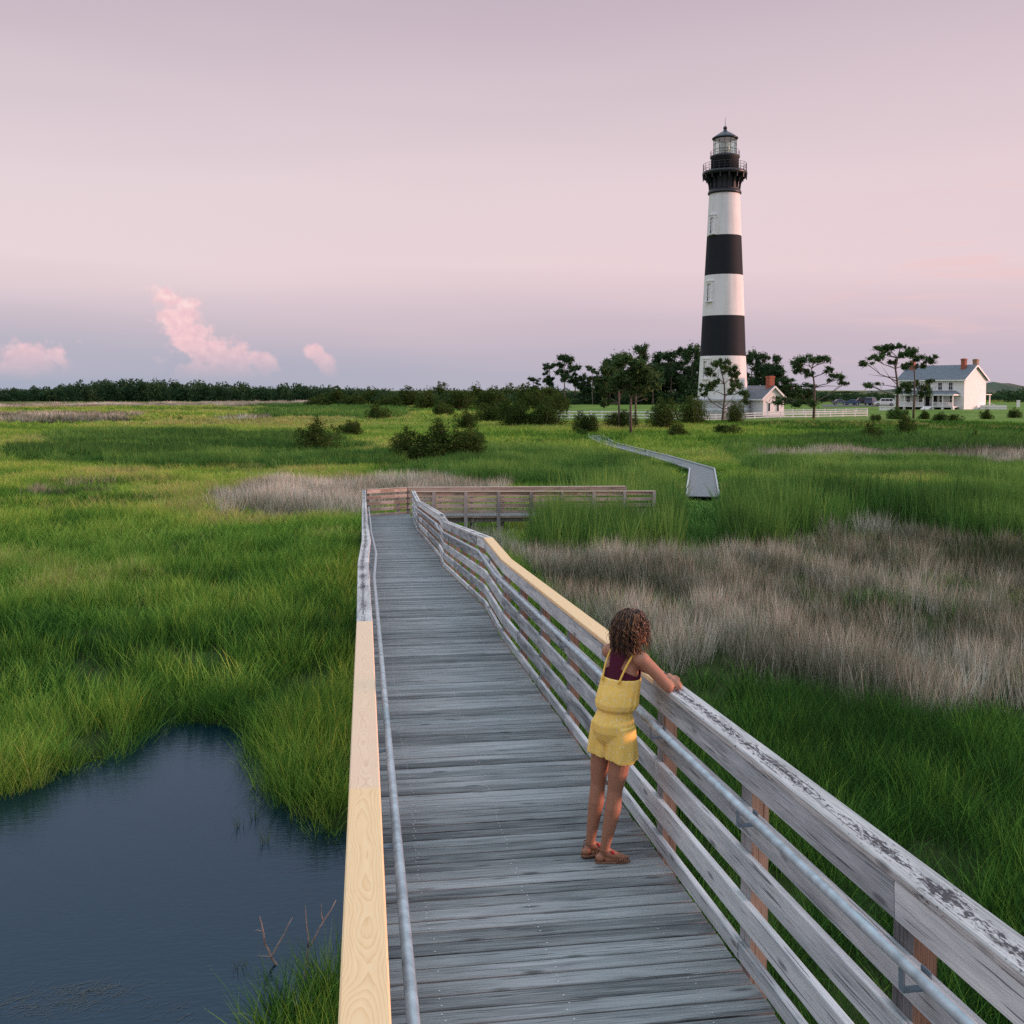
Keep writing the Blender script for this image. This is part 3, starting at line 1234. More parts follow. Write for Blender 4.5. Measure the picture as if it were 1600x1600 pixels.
LZ = 181.0
lo, lrz = thing_frame(1128.5, 656, LZ)
LH = empty('lighthouse', lo, lrz, 'tall black and white banded lighthouse with glazed lantern', 'lighthouse')
k = px_m(LZ)
YB = 609.7 + (CAM_Z - lo.z) / k          # image row of the base
H = lambda y: (YB - y) * k               # height above the base for an image row


def lh(name, prof, mat, n=48, smooth_=True, parent=LH):
    b = MB()
    b.lathe(prof, n, cap=name not in ('white_band', 'black_band', 'bracket_drum'))
    o = b.build(name, mat, parent)
    if smooth_:
        me = o.data
        me.polygons.foreach_set('use_smooth', [len(p.vertices) == 4 for p in me.polygons])
        me.update()
    return o


rad = {623: 38.3, 557: 34.9, 495: 32.3, 432.5: 29.4, 372: 26.4, 307: 23.5}
rr = lambda y: float(np.interp(-y, [-623, -557, -495, -432.5, -372, -307], [38.3, 34.9, 32.2, 29.3, 26.3, 23.5])) * k
lh('plinth', [(46.5 * k, -.6), (46.5 * k, H(640)), (44.5 * k, H(637)), (44.0 * k, H(627.5)), (45.8 * k, H(626)), (45.8 * k, H(623.5)), (39.5 * k, H(621.5))], M['granite'], 8, False)
for i, (a, b_, mt) in enumerate([(622, 557, 'white'), (557, 495, 'black'), (495, 432.5, 'white'), (432.5, 372, 'black'), (372, 307, 'white')]):
    rows = np.linspace(a, b_, 7)
    lh('white_band' if mt == 'white' else 'black_band', [(rr(y), H(y)) for y in rows], M[mt + '_tower'], 64)
lh('collar', [(24.2 * k, H(308)), (25.6 * k, H(307)), (25.6 * k, H(304.5)), (24.6 * k, H(303.5)), (24.6 * k, H(302))], M['iron'])
lh('bracket_drum', [(22.6 * k, H(302.5)), (22.4 * k, H(278))], M['black'])
lh('gallery_deck', [(31.5 * k, H(279.5)), (34.2 * k, H(278)), (34.2 * k, H(274.5)), (33 * k, H(273.2)), (20 * k, H(273.2))], M['iron'])
bk = MB()
Rk = 22.3 * k
b0, b1 = H(300), H(279)
w = .16
prof = [(Rk, b0), (Rk + .25, b0 + .1), (Rk + .34, b0 + .9), (Rk + .62, b0 + 1.55), (Rk + 1.15, b0 + 1.95), (Rk + 1.22, b1 - .7), (Rk + 1.32, b1 - .72), (Rk + 1.34, b1), (Rk, b1)]
vs_ = [(r_, -w / 2, z) for r_, z in prof] + [(r_, w / 2, z) for r_, z in prof]
n_ = len(prof)
bk.add(vs_, [tuple(range(n_)), tuple(range(2 * n_ - 1, n_ - 1, -1))] + [(i, n_ + i, n_ + (i + 1) % n_, (i + 1) % n_) for i in range(n_)])
me = bk.mesh('bracket')
me.materials.append(M['iron'])
for i in range(16):
    share('bracket', me, LH, (0, 0, 0), (0, 0, 2 * PI * (i + .5) / 16))


def ring_rail(name, r, z0, h, n, parent, levels=(1.0, 0.5), t=.035):
    b = MB()
    for i in range(n):
        a = 2 * PI * i / n
        b.tube([(r * math.cos(a), r * math.sin(a), z0 - .03), (r * math.cos(a), r * math.sin(a), z0 + h)], t, 5)
    for l in levels:
        b.tube([(r * math.cos(2 * PI * i / 48), r * math.sin(2 * PI * i / 48), z0 + h * l) for i in range(49)], t * .9, 5, caps=False)
    return b.build(name, M['iron'], parent)


ring_rail('gallery_railing', 33 * k, H(273.2), 1.3, 24, LH, (1.0, .66, .33))
lh('watch_room', [(21.4 * k, H(273.4)), (21.2 * k, H(253)), (22.6 * k, H(252)), (22.6 * k, H(249.3)), (17 * k, H(249.3))], M['black'])
ring_rail('lantern_railing', 22.1 * k, H(249.3), .85, 18, LH, (1.0, .5), .026)
lh('lantern_base', [(17.9 * k, H(249.5)), (17.9 * k, H(247.6))], M['iron'], 32)
m_, t_, b_ = new_mat('lantern_glass')
t_.nodes.remove(b_)
tp_ = nn(t_, 'ShaderNodeBsdfTransparent')
tp_.inputs[0].default_value = (0.90, 0.96, 0.94, 1)
gs_ = nn(t_, 'ShaderNodeBsdfGlossy')
gs_.inputs['Roughness'].default_value = 0.04
ms_ = nn(t_, 'ShaderNodeMixShader')
ms_.inputs[0].default_value = 0.14
t_.links.new(tp_.outputs[0], ms_.inputs[1])
t_.links.new(gs_.outputs[0], ms_.inputs[2])
t_.links.new(ms_.outputs[0], t_.nodes['Material Output'].inputs[0])
M['lglass'] = m_
M['lens'] = plain('fresnel_lens_glass', (0.50, 0.66, 0.58), rough=0.15, var=0.3, scale=3)
NP = 12
zl0, zl1 = H(247.6), H(223.2)
for i in range(NP):
    a0, a1 = 2 * PI * i / NP, 2 * PI * (i + 1) / NP
    r_ = 17.2 * k
    for j in range(3):
        za, zb = zl0 + (zl1 - zl0) * j / 3, zl0 + (zl1 - zl0) * (j + 1) / 3
        b = MB()
        p, q = Vector((r_ * math.cos(a0), r_ * math.sin(a0), 0)), Vector((r_ * math.cos(a1), r_ * math.sin(a1), 0))
        nrm = ((p + q) / 2).normalized() * .03
        vs_ = [p + Vector((0, 0, za)), q + Vector((0, 0, za)), q + Vector((0, 0, zb)), p + Vector((0, 0, zb))]
        b.add(vs_ + [v - nrm for v in vs_], [(0, 1, 2, 3), (7, 6, 5, 4), (0, 4, 5, 1), (1, 5, 6, 2), (2, 6, 7, 3), (3, 7, 4, 0)])
        b.build('lantern_pane', M['lglass'], LH)
b = MB()
for i in range(NP):
    a = 2 * PI * i / NP
    r_ = 17.4 * k
    b.tube([(r_ * math.cos(a), r_ * math.sin(a), zl0), (r_ * math.cos(a), r_ * math.sin(a), zl1)], .045, 5)
for j in (1, 2):
    z = zl0 + (zl1 - zl0) * j / 3
    b.tube([(17.4 * k * math.cos(2 * PI * i / NP), 17.4 * k * math.sin(2 * PI * i / NP), z) for i in range(NP + 1)], .035, 5, caps=False)
b.build('lantern_frame', M['iron'], LH)
lh('lens', [(.3, H(249)), (.75, H(245)), (.98, H(238)), (.98, H(233)), (.7, H(227)), (.2, H(225))], M['lens'], 20)
lh('roof', [(18.0 * k, H(223.6)), (19.9 * k, H(223)), (19.9 * k, H(221.6)), (15 * k, H(218.2)), (8.5 * k, H(213.8)), (4 * k, H(211.6)), (2.6 * k, H(209.5)), (2.6 * k, H(208.5))], M['iron'], 32)
b = MB()
b.ball((0, 0, H(206.3)), 3.1 * k, 14, 10)
b.build('finial', M['iron'], LH, True)
b = MB()
b.tube([(0, 0, H(204)), (0, 0, H(190))], [.05, .02], 5)
b.build('lightning_rod', M['iron'], LH)


def lh_window(yt, yb, ang, wpx):
    zt, zb = H(yt), H(yb)
    r_ = rr((yt + yb) / 2)
    hw = wpx * k / 2
    a = R(-90 + ang)
    root_loc = (math.cos(a) * r_, math.sin(a) * r_, (zt + zb) / 2)
    h = (zt - zb) / 2
    b = MB()                                   # surround in the local frame: +X outwards
    tilt = 0.05
    for (y0, y1, z0, z1, d) in [(-hw, -hw + .28, -h, h, .22), (hw - .28, hw, -h, h, .22), (-hw + .28, hw - .28, h - .35, h, .215), (-hw - .1, hw + .1, h, h + .16, .34), (-hw - .1, hw + .1, -h - .16, -h, .34)]:
        b.box(-.5, d, y0, y1, z0, z1)
    o = b.build('window', M['trim'], LH)
    o.location = root_loc
    o.rotation_euler = (0, -tilt, a)
    p = MB()
    p.box(-.45, -.02, -hw + .28, hw - .28, -h, h - .35)
    q = p.build('pane', M['pane'], o)
    p = MB()
    p.box(-.02, .03, -.035, .035, -h, h - .35)
    for i in (1, 2, 3):
        z = -h + (2 * h - .35) * i / 4
        p.box(-.018, .028, -hw + .28, -.035, z - .03, z + .03)
        p.box(-.018, .028, .035, hw - .28, z - .03, z + .03)
    p.build('muntin', M['trim'], o)


lh_window(342, 370, -44, 12.5)
lh_window(443, 473, -44, 13)
lh_window(562, 592, -46, 13)

# ------------------------------------------------------------------ houses
def gable_house(root, L_, D_, he, hr, over=.35, wall='white', zb=-.5):
    """walls centred on the origin, ridge along local X; returns nothing"""
    b = MB()
    x, y = L_ / 2, D_ / 2
    b.add([(-x, -y, zb), (x, -y, zb), (x, y, zb), (-x, y, zb), (-x, -y, he), (x, -y, he), (x, y, he), (-x, y, he), (-x, 0, hr), (x, 0, hr)],
          [(0, 1, 5, 4), (2, 3, 7, 6), (1, 2, 6, 9, 5), (3, 0, 4, 8, 7), (4, 5, 9, 8), (6, 7, 8, 9), (3, 2, 1, 0)])
    b.build('wall', M[wall], root)
    s = (hr - he) / y
    t = .14
    r = MB()
    ye = y + over
    ze = he - s * over
    for sg in (-1, 1):
        vs_ = [(-x - over, sg * ye, ze + .03), (x + over, sg * ye, ze + .03), (x + over, 0, hr + .03), (-x - over, 0, hr + .03)]
        vs_ += [(a, b2, c + t) for a, b2, c in vs_]
        f = [(0, 1, 2, 3), (7, 6, 5, 4), (0, 4, 5, 1), (1, 5, 6, 2), (2, 6, 7, 3), (3, 7, 4, 0)]
        r.add(vs_, f if sg > 0 else [q[::-1] for q in f])
    rf = r.build('roof', M['slate'], root)
    for sg in (-1, 1):
        for q in (-1, 1):
            b = MB()
            b.beam((q * (x + over + .02), sg * (ye + .02), ze - .03), (q * (x + over + .02), 0, hr - .03), .06, .3)
            b.build('bargeboard', M['trim'], rf)
        b = MB()
        b.box(-x - over, x + over, sg * (ye + .015) - .03, sg * (ye + .015) + .03, ze - .16, ze + .1)
        b.build('gutter', M['trim'], rf)
    return rf


def wall_window(root, x, z, w, h, y, muntin=True, name='window'):
    """window on the wall that faces local -Y at y"""
    b = MB()
    f = .09
    b.box(x - w / 2 - f, x - w / 2, y - .06, y + .05, z, z + h)
    b.box(x + w / 2, x + w / 2 + f, y - .06, y + .05, z, z + h)
    b.box(x - w / 2 - f, x + w / 2 + f, y - .07, y + .05, z + h, z + h + .13)
    b.box(x - w / 2 - f - .04, x + w / 2 + f + .04, y - .11, y + .05, z - .1, z)
    o = b.build(name, M['trim'], root)
    p = MB()
    p.box(x - w / 2, x + w / 2, y - .015, y + .03, z, z + h)
    p.build('pane', M['pane'], o)
    if muntin:
        p = MB()
        p.box(x - w / 2, x + w / 2, y - .045, y - .016, z + h * .5 - .035, z + h * .5 + .035)
        p.box(x - .022, x + .022, y - .04, y - .017, z, z + h * .5 - .035)
        p.box(x - .022, x + .022, y - .04, y - .017, z + h * .5 + .035, z + h)
        p.build('muntin', M['trim'], o)
    return o


def chimney(rf, x, y, z0, z1, w=.75, d=.6, mat='brick', name='chimney'):
    b = MB()
    b.box(x - w / 2, x + w / 2, y - d / 2, y + d / 2, z0, z1 - .3)
    b.box(x - w / 2 - .08, x + w / 2 + .08, y - d / 2 - .08, y + d / 2 + .08, z1 - .3, z1 - .12)
    b.box(x - w / 2 - .02, x + w / 2 + .02, y - d / 2 - .02, y + d / 2 + .02, z1 - .12, z1)
    b.box(x - w / 2 + .12, x + w / 2 - .12, y - d / 2 + .1, y + d / 2 - .1, z1, z1 + .05, 1)
    return b.build(name, [M[mat], M['dark']], rf)


# keepers' house
ho, hrz = thing_frame(1506, 641, 213)
HS = empty('keepers_house', ho, hrz - R(30), 'two storey white house with grey roof, red chimneys and a long front porch', 'house')
HX = -7.6                                      # local frame: the near right corner of the walls is the origin
L_, D_, he, hr2 = 15.2, 8.4, 6.5, 9.3
rf = gable_house(HS, L_, D_, he, hr2, .45)
HSY = -D_ / 2
for i, x in enumerate((-5.2, -2.9, -0.4, 2.2, 4.6)):
    wall_window(HS, x, 4.2, .85, 1.5, HSY)
for x in (-5.2, -2.2, 4.9, 2.6):
    wall_window(HS, x, 1.35, .85, 1.6, HSY)
for x in (-.6, 1.1):
    b = MB()
    b.box(x - .5, x + .5, HSY - .05, HSY + .02, .75, 2.95)
    d_ = b.build('door', M['dark'], HS)
    b = MB()
    for x0, x1, z0, z1 in ((x - .62, x - .5, .75, 2.95), (x + .5, x + .62, .75, 2.95), (x - .62, x + .62, 2.95, 3.08)):
        b.box(x0, x1, HSY - .08, HSY + .02, z0, z1)
    b.build('frame', M['trim'], d_)
chimney(rf, 5.6, -1.1, 7.6, 10.7, .9, .8)
chimney(rf, 6.9, 1.2, 7.6, 10.6, .9, .8, 'brick_tan')
chimney(rf, -6.3, -1.0, 7.6, 10.6, .9, .8)
# porch
b = MB()
px0, px1, pd = -6.9, 6.6, 2.5
yf = HSY - pd
vs_ = [(px0 - .3, yf - .3, 3.25), (px1 + .3, yf - .3, 3.25), (px1 - .9, HSY - .01, 4.0), (px0 + .9, HSY - .01, 4.0), (px1 + .3, HSY - .01, 3.25), (px0 - .3, HSY - .01, 3.25)]
b.add(vs_, [(0, 1, 2, 3), (1, 4, 2), (5, 0, 3), (5, 4, 1, 0), (3, 2, 4, 5)])
porch = b.build('porch_roof', M['slate'], HS)
b = MB()
b.box(px0 - .28, px1 + .28, yf - .28, yf - .2, 3.0, 3.24)
b.box(px1 + .2, px1 + .28, yf - .2, HSY - .01, 3.0, 3.24)
b.box(px0 - .28, px0 - .2, yf - .2, HSY - .01, 3.0, 3.24)
b.build('fascia', M['trim'], porch)
b = MB()
b.box(px0 - .1, px1 + .1, yf - .1, HSY - .01, .55, .72)
pf = b.build('porch_floor', M['trim'], HS)
xs_ = np.linspace(px0 + .1, px1 - .1, 7)
for x in xs_:
    b = MB()
    b.box(x - .09, x + .09, yf + .02, yf + .2, .72, 3.02)
    b.build('porch_post', M['trim'], HS)
for i in range(6):
    if i == 3:
        continue
    b = MB()
    b.box(xs_[i] + .09, xs_[i + 1] - .09, yf + .07, yf + .14, 1.52, 1.6)
    b.box(xs_[i] + .09, xs_[i + 1] - .09, yf + .07, yf + .14, .84, .9)
    n_ = 12
    for j in range(n_):
        x = xs_[i] + .09 + (xs_[i + 1] - xs_[i] - .18) * (j + .5) / n_
        b.box(x - .03, x + .03, yf + .085, yf + .125, .9, 1.52)
    b.build('porch_railing', M['trim'], HS)
for i in range(7):
    b = MB()
    b.box(xs_[i] - .25, xs_[i] + .25, yf, yf + .4, -.6, .55)
    b.build('porch_pier', M['trim'], HS)
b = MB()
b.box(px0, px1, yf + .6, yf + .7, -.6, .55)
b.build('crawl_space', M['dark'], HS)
b = MB()
for i in range(4):
    b.box(xs_[3] + .15, xs_[4] - .15, yf - .3 * (4 - i) - .1, yf - .1, -.6, .14 * (i + 1))
b.build('steps', M['trim'], HS)
# rear porch glimpsed past the gable
b = MB()
ry = -HSY
b.box(5.6, 7.4, ry, ry + 2.2, .4, .55)
for x, y in ((7.3, ry + 2.1), (5.7, ry + 2.1)):
    b.box(x - .09, x + .09, y - .09, y + .09, -.6, 3.1)
b.box(5.4, 7.6, ry, ry + 2.4, 3.1, 3.25)
b.beam((7.5, ry + .4, .5), (9.6, ry + .4, -.1), .9, .12)
b.beam((7.5, ry + .9, 1.5), (9.6, ry + .9, .8), .08, .08)
b.build('back_porch', M['trim'], HS)
# shift so that the near right wall corner is the empty's place
for c in HS.children:
    c.location.x += -L_ / 2
    c.location.y += D_ / 2
b = MB()
b.box(-2.6, 2.6, -.7, .7, -.3, .55)
b.box(-2.6, 2.6, -.75, -.7, .55, 1.0)
o_, r_ = thing_frame(1524, 641, 219)
bx_ = b.build('ramp_landing', M['trim'], None)
bx_.location = thing_frame(1551, 640, 216)[0]
bx_.rotation_euler = (0, 0, r_ + R(8))
tag(bx_, 'low white wooden landing on the lawn right of the house', 'landing')
b = MB()
b.box(-1.6, 1.6, -.5, .5, .25, .95)
b.box(-1.7, 1.7, -.6, .6, .95, 1.05)
for x in (-1.4, 1.4):
    b.box(x - .1, x + .1, -.4, .4, -.3, .25)
o_, r_ = thing_frame(1387, 641, 206)
bx_ = b.build('utility_box', M['trim'])
bx_.location = o_
bx_.rotation_euler = (0, 0, r_)
tag(bx_, 'pale box on short legs on the lawn left of the house porch', 'utility box')
b = MB()
b.box(-.35, .35, -.25, .25, -.3, 1.55)
b.box(-.42, .42, -.32, .32, 1.55, 1.68)
o_, r_ = thing_frame(1591, 636, 232)
bx_ = b.build('marker_post', M['trim'])
bx_.location = o_
bx_.rotation_euler = (0, 0, r_)
tag(bx_, 'short white marker post alone on the lawn at far right', 'post')

# small brick oil house beside the tower
oo, orz = thing_frame(1192, 649.5, 176)
OH = empty('oil_house', oo, orz, 'small white gabled house with red chimney beside the lighthouse', 'house')
ang = R(-35)
OH.rotation_euler = (0, 0, orz + R(160) + ang)     # ridge runs away from us to the left
rf = gable_house(OH, 7.0, 4.3, 3.45, 5.35, .4)
chimney(rf, -2.6, .1, 4.2, 7.15, 1.15, 1.0)
for y in (-.85, .95):
    b = MB()
    b.box(-3.58, -3.45, y - .28, y + .28, 1.0, 2.6)
    w_ = b.build('window', M['trim'], OH)
    b = MB()
    b.box(-3.61, -3.58, y - .17, y + .17, 1.1, 2.5)
    b.build('pane', M['pane'], w_)
b = MB()
b.box(-3.7, 3.6, -2.3, 2.3, -.5, .35)
b.build('foundation', M['granite'], OH)
b = MB()
b.box(1.2, 2.2, 2.1, 2.17, .3, 2.4)
b.build('door', M['dark'], OH)
for c in OH.children:
    c.location.x += 3.5
    c.location.y += -2.15

# ------------------------------------------------------------------ white fences
def fence(px0, py0, Z0, px1, py1, Z1, h, n, label):
    a = at_depth(px0, py0, Z0)
    b = at_depth(px1, py1, Z1)
    root = empty('fence', (a[0], a[1], gz(a[0], a[1])), 0, label, 'fence', 'white board fences round the yard')
    base = root.location
    pts = []
    for i in range(n + 1):
        x = a[0] + (b[0] - a[0]) * i / n
        y = a[1] + (b[1] - a[1]) * i / n
        pts.append(Vector((x, y, gz(x, y) + .1)))
    pm = MB()
    pm.box(-.075, .075, -.075, .075, -.5, h + .05)
    pme = pm.mesh('post')
    pme.materials.append(M['trim'])
    d = (pts[-1] - pts[0])
    rz = math.atan2(d.y, d.x)
    for p in pts:
        share('post', pme, root, p - base, (0, 0, rz))
    nrm = Vector((d.y, -d.x, 0)).normalized() * .1
    for f in (.97, .62, .27):
        for i in range(n):
            m = MB()
            m.beam(pts[i] + nrm + Vector((0, 0, h * f - .07)) - base, pts[i + 1] + nrm + Vector((0, 0, h * f - .07)) - base, .04, .17)
            m.build('rail', M['trim'], root)


fence(872, 655.5, 165, 1095, 657, 165, 1.32, 13, 'white three rail fence across the lawn left of the lighthouse')
fence(1098, 660, 168, 1355, 651.5, 175, 1.08, 13, 'white three rail fence running in front of the lighthouse foot')
fence(1222, 648, 195, 1355, 646, 196, 1.0, 8, 'white fence on the lawn right of the small house, the farther run')

# ------------------------------------------------------------------ foliage
def leaf_material(name, stops, trans=0.25):
    m, t, b = new_mat(name)
    L = t.links
    g = nn(t, 'ShaderNodeNewGeometry')
    oi = nn(t, 'ShaderNodeObjectInfo')
    f = mathn(t, 'ADD', mathn(t, 'MULTIPLY', g.outputs['Random Per Island'], 0.75), mathn(t, 'MULTIPLY', oi.outputs['Random'], 0.25))
    r = ramp(t, stops)
    L.new(f, r.inputs[0])
    t.nodes.remove(b)
    b = nn(t, 'ShaderNodeBsdfDiffuse')
    L.new(r.outputs[0], b.inputs[0])
    tr = nn(t, 'ShaderNodeBsdfTranslucent')
    L.new(r.outputs[0], tr.inputs[0])
    mx = nn(t, 'ShaderNodeMixShader')
    mx.inputs[0].default_value = trans
    L.new(b.outputs[0], mx.inputs[1])
    L.new(tr.outputs[0], mx.inputs[2])
    L.new(mx.outputs[0], t.nodes['Material Output'].inputs[0])
    return m


M['pine_leaf'] = leaf_material('pine_needles', [(0.0, (0.026, 0.060, 0.025)), (0.5, (0.065, 0.12, 0.042)), (1.0, (0.15, 0.20, 0.07))])
M['wood_leaf'] = leaf_material('wood_foliage', [(0.0, (0.024, 0.058, 0.030)), (0.6, (0.055, 0.105, 0.045)), (1.0, (0.115, 0.17, 0.065))])
M['shrub_leaf'] = leaf_material('shrub_leaves', [(0.0, (0.022, 0.045, 0.014)), (0.55, (0.055, 0.095, 0.022)), (0.9, (0.12, 0.155, 0.04)), (1.0, (0.19, 0.20, 0.05))])
M['shrub_bright'] = leaf_material('bright_shrub_leaves', [(0.0, (0.03, 0.07, 0.02)), (0.6, (0.06, 0.13, 0.03)), (1.0, (0.11, 0.20, 0.05))])


def leaves(clumps, n, size, seed, elong=1.6, shell=0.55, droop=0.0, soft=0.0):
    """triangles scattered through ellipsoid clumps [(x,y,z,rx,ry,rz)]; n per unit weight"""
    rg = np.random.default_rng(seed)
    C_, S_ = [], []
    wts = np.array([c[3] * c[5] + .3 * c[4] * c[3] for c in clumps])
    wts = wts / wts.sum()
    for c, w in zip(clumps, wts):
        m = max(6, int(n * w))
        u = rg.normal(size=(m, 3))
        u /= np.linalg.norm(u, axis=1)[:, None]
        r = rg.random(m) ** (1 / 3.0)
        r = np.where(rg.random(m) < shell, 0.72 + 0.36 * rg.random(m), r)
        if soft:
            r = np.abs(rg.normal(size=m)) * soft
        # lumpy radius
        lump = 1 + .22 * np.sin(u[:, 0] * 5 + seed) * np.cos(u[:, 2] * 4 + seed * .7) + .15 * np.sin(u[:, 1] * 7 + u[:, 2] * 6)
        p = u * (r * lump)[:, None] * np.array(c[3:6])[None] + np.array(c[:3])[None]
        C_.append(p)
        S_.append(u)
    P_ = np.concatenate(C_)
    U_ = np.concatenate(S_)
    m = len(P_)
    d = U_ * .6 + rg.normal(size=(m, 3)) * .8 + np.array([0, 0, .35 - droop])
    d /= np.linalg.norm(d, axis=1)[:, None]
    q = rg.normal(size=(m, 3))
    s = np.cross(d, q)
    s /= np.linalg.norm(s, axis=1)[:, None] + 1e-9
    sz = size * (0.6 + .8 * rg.random(m))[:, None]
    a = P_ - d * sz * elong * .5 + s * sz * .45
    b = P_ - d * sz * elong * .5 - s * sz * .45
    c = P_ + d * sz * elong * .6
    v = np.stack([a, b, c], 1).reshape(-1, 3)
    return v, np.arange(len(v))


def hero_pine(base, Z, trunk, limbs, clumps, label, n=2600, leaf=.26, tr=.2, cat='tree', group=None, mat='pine_leaf', seed=1):
    """pine laid out in image pixels: trunk / limbs as pixel polylines, clumps (x, y, rx, ry)"""
    p = on_ground(*base) if Z is None else at_depth(base[0], base[1], Z)
    Z = depth_of(p) if Z is None else Z
    g = gz(p[0], p[1])
    root = empty('pine_tree', (p[0], p[1], g), -math.atan2(p[0], p[1]), label, cat, group)
    k = Z / F
    rg = random.Random(seed)
    by = 609.7 + (CAM_Z - g) / k

    def loc(x, y, d=0.0):
        return ((x - base[0]) * k, d, (by - y) * k)
    tb = MB()
    pts = [loc(*trunk[0])] + [loc(x, y, rg.uniform(-.15, .15)) for x, y in trunk[1:]]
    pts[0] = (pts[0][0], 0, -.4)
    m = len(pts)
    tb.tube(pts, [tr * (1 - .72 * i / (m - 1)) for i in range(m)], 7)
    cl3 = []
    for (x, y, rx, ry) in clumps:
        d = rg.uniform(-1, 1) * 16 * k
        cl3.append((*loc(x, y, d), rx * k, max(rx, ry) * k * .9, ry * k))
        # a limb from the trunk towards every clump
        j = min(range(m), key=lambda i: abs(pts[i][2] - (cl3[-1][2] - abs(cl3[-1][0] - pts[i][0]) * .45 - .4)) + (9 if i == 0 else 0))
        a, e = Vector(pts[j]), Vector(cl3[-1][:3])
        mid = a.lerp(e, .55) + Vector((0, 0, -.08 * (e - a).length + rg.uniform(-.1, .25)))
        tb.tube([a, a.lerp(mid, .5) + Vector((0, 0, .06)), mid, e], [tr * .38, tr * .32, tr * .24, .03], 5)
        for q in range(3):
            e2 = e + Vector((rg.uniform(-1, 1) * rx * k, rg.uniform(-1, 1) * rx * k * .7, rg.uniform(-.4, .8) * ry * k))
            tb.tube([mid, mid.lerp(e2, .5) + Vector((0, 0, .1)), e2], [tr * .18, tr * .12, .015], 4)
    for pl in limbs:
        q = [Vector(loc(x, y, rg.uniform(-.3, .3))) for x, y in pl]
        tb.tube(q, [tr * .32 * (1 - .8 * i / (len(q) - 1)) for i in range(len(q))], 5)
    tb.build('trunk', M['bark'], root, True)
    sub = []
    for (x, y, z, a, b_, c) in cl3:
        for q in range(7):
            sub.append((x + rg.uniform(-.85, .85) * a, y + rg.uniform(-.8, .8) * b_, z + rg.uniform(-.7, .95) * c, a * rg.uniform(.26, .46), b_ * rg.uniform(.26, .46), c * rg.uniform(.35, .62)))
    v, f = leaves(sub, int(n * 2.6), leaf * .66, seed, 3.0, .3, soft=.75)
    np_mesh('crown', v, f, 3, M[mat], root)
    return root


hero_pine((1128, 659), 158, [(1128, 659), (1130, 640), (1132, 618), (1131, 600), (1128, 586), (1125, 574)],
          [[(1130, 634), (1120, 628), (1106, 630), (1098, 636)], [(1130, 638), (1142, 624), (1148, 616)]],
          [(1124, 573, 13, 7), (1139, 579, 12, 7), (1113, 582, 12, 6), (1132, 567, 10, 5), (1146, 586, 9, 6), (1151, 601, 12, 7), (1159, 611, 9, 6), (1106, 606, 13, 7),
           (1098, 614, 9, 6), (1162, 624, 9, 7), (1118, 596, 7, 4), (1143, 611, 7, 5)],
          'open crooked pine standing right in front of the lighthouse tower', 2400, .24, .2, seed=3)
hero_pine((1271, 657), 160, [(1271, 657), (1272, 630), (1272, 605), (1270, 590), (1267, 576)],
          [[(1273, 626), (1288, 620), (1300, 610)], [(1273, 632), (1290, 627), (1296, 622)], [(1270, 606), (1290, 603), (1312, 604)]],
          [(1262, 569, 19, 8), (1284, 565, 13, 7), (1250, 579, 14, 7), (1274, 561, 14, 5), (1243, 571, 10, 6), (1292, 578, 8, 5), (1304, 591, 13, 5), (1315, 600, 8, 4),
           (1235, 627, 22, 6), (1256, 631, 16, 5), (1264, 586, 8, 4)],
          'umbrella shaped pine on the lawn between the small house and the parked cars', 2800, .25, .24, seed=4)
hero_pine((1401, 647), 170, [(1401, 647), (1402, 620), (1401, 596), (1398, 576), (1401, 560), (1404, 546)],
          [[(1400, 600), (1390, 590), (1378, 572)], [(1401, 605), (1385, 602), (1365, 602)], [(1399, 590), (1380, 588), (1358, 585)]],
          [(1374, 547, 13, 6), (1368, 559, 13, 5), (1355, 567, 10, 4), (1405, 541, 8, 5), (1388, 543, 9, 4), (1419, 546, 7, 4), (1394, 565, 8, 4), (1361, 601, 15, 4), (1409, 556, 6, 4),
           (1382, 553, 8, 5), (1412, 570, 5, 3)],
          'leaning flat topped pine just left of the white house, the taller of two', 2300, .25, .26, seed=5)
hero_pine((1427, 652), 166, [(1427, 652), (1428, 620), (1428, 595), (1427, 575), (1424, 560)],
          [[(1428, 612), (1416, 606), (1408, 604)]],
          [(1422, 553, 10, 7), (1447, 563, 12, 6), (1436, 570, 8, 5), (1416, 571, 8, 6), (1413, 607, 13, 8), (1440, 612, 13, 8), (1450, 596, 6, 3), (1425, 600, 8, 5), (1430, 560, 6, 5)],
          'slim pine in front of the white house porch, the shorter of two', 2300, .25, .2, seed=6)
hero_pine((986, 668), 128, [(986, 668), (985, 640), (986, 610), (985, 585), (984, 570)],
          [[(985, 618), (972, 610), (960, 606)], [(986, 622), (1002, 612), (1016, 606)], [(985, 628), (1000, 626), (1012, 622)]],
          [(972, 566, 20, 9), (998, 574, 20, 11), (985, 588, 26, 11), (1010, 594, 16, 11), (968, 601, 18, 9), (998, 608, 20, 8), (984, 562, 12, 7)],
          'tallest broad pine left of the lighthouse with a bare pale trunk', 3600, .26, .2, seed=7)
hero_pine((967, 654), 140, [(967, 654), (967, 630), (966, 605), (962, 590), (958, 578)],
          [[(967, 622), (955, 612), (946, 608)]],
          [(955, 578, 16, 9), (946, 597, 15, 9), (962, 592, 14, 9), (942, 610, 12, 7), (946, 630, 9, 5), (970, 612, 10, 6)],
          'leaning pine at the left of the three beside the white fence', 2400, .26, .17, seed=8)
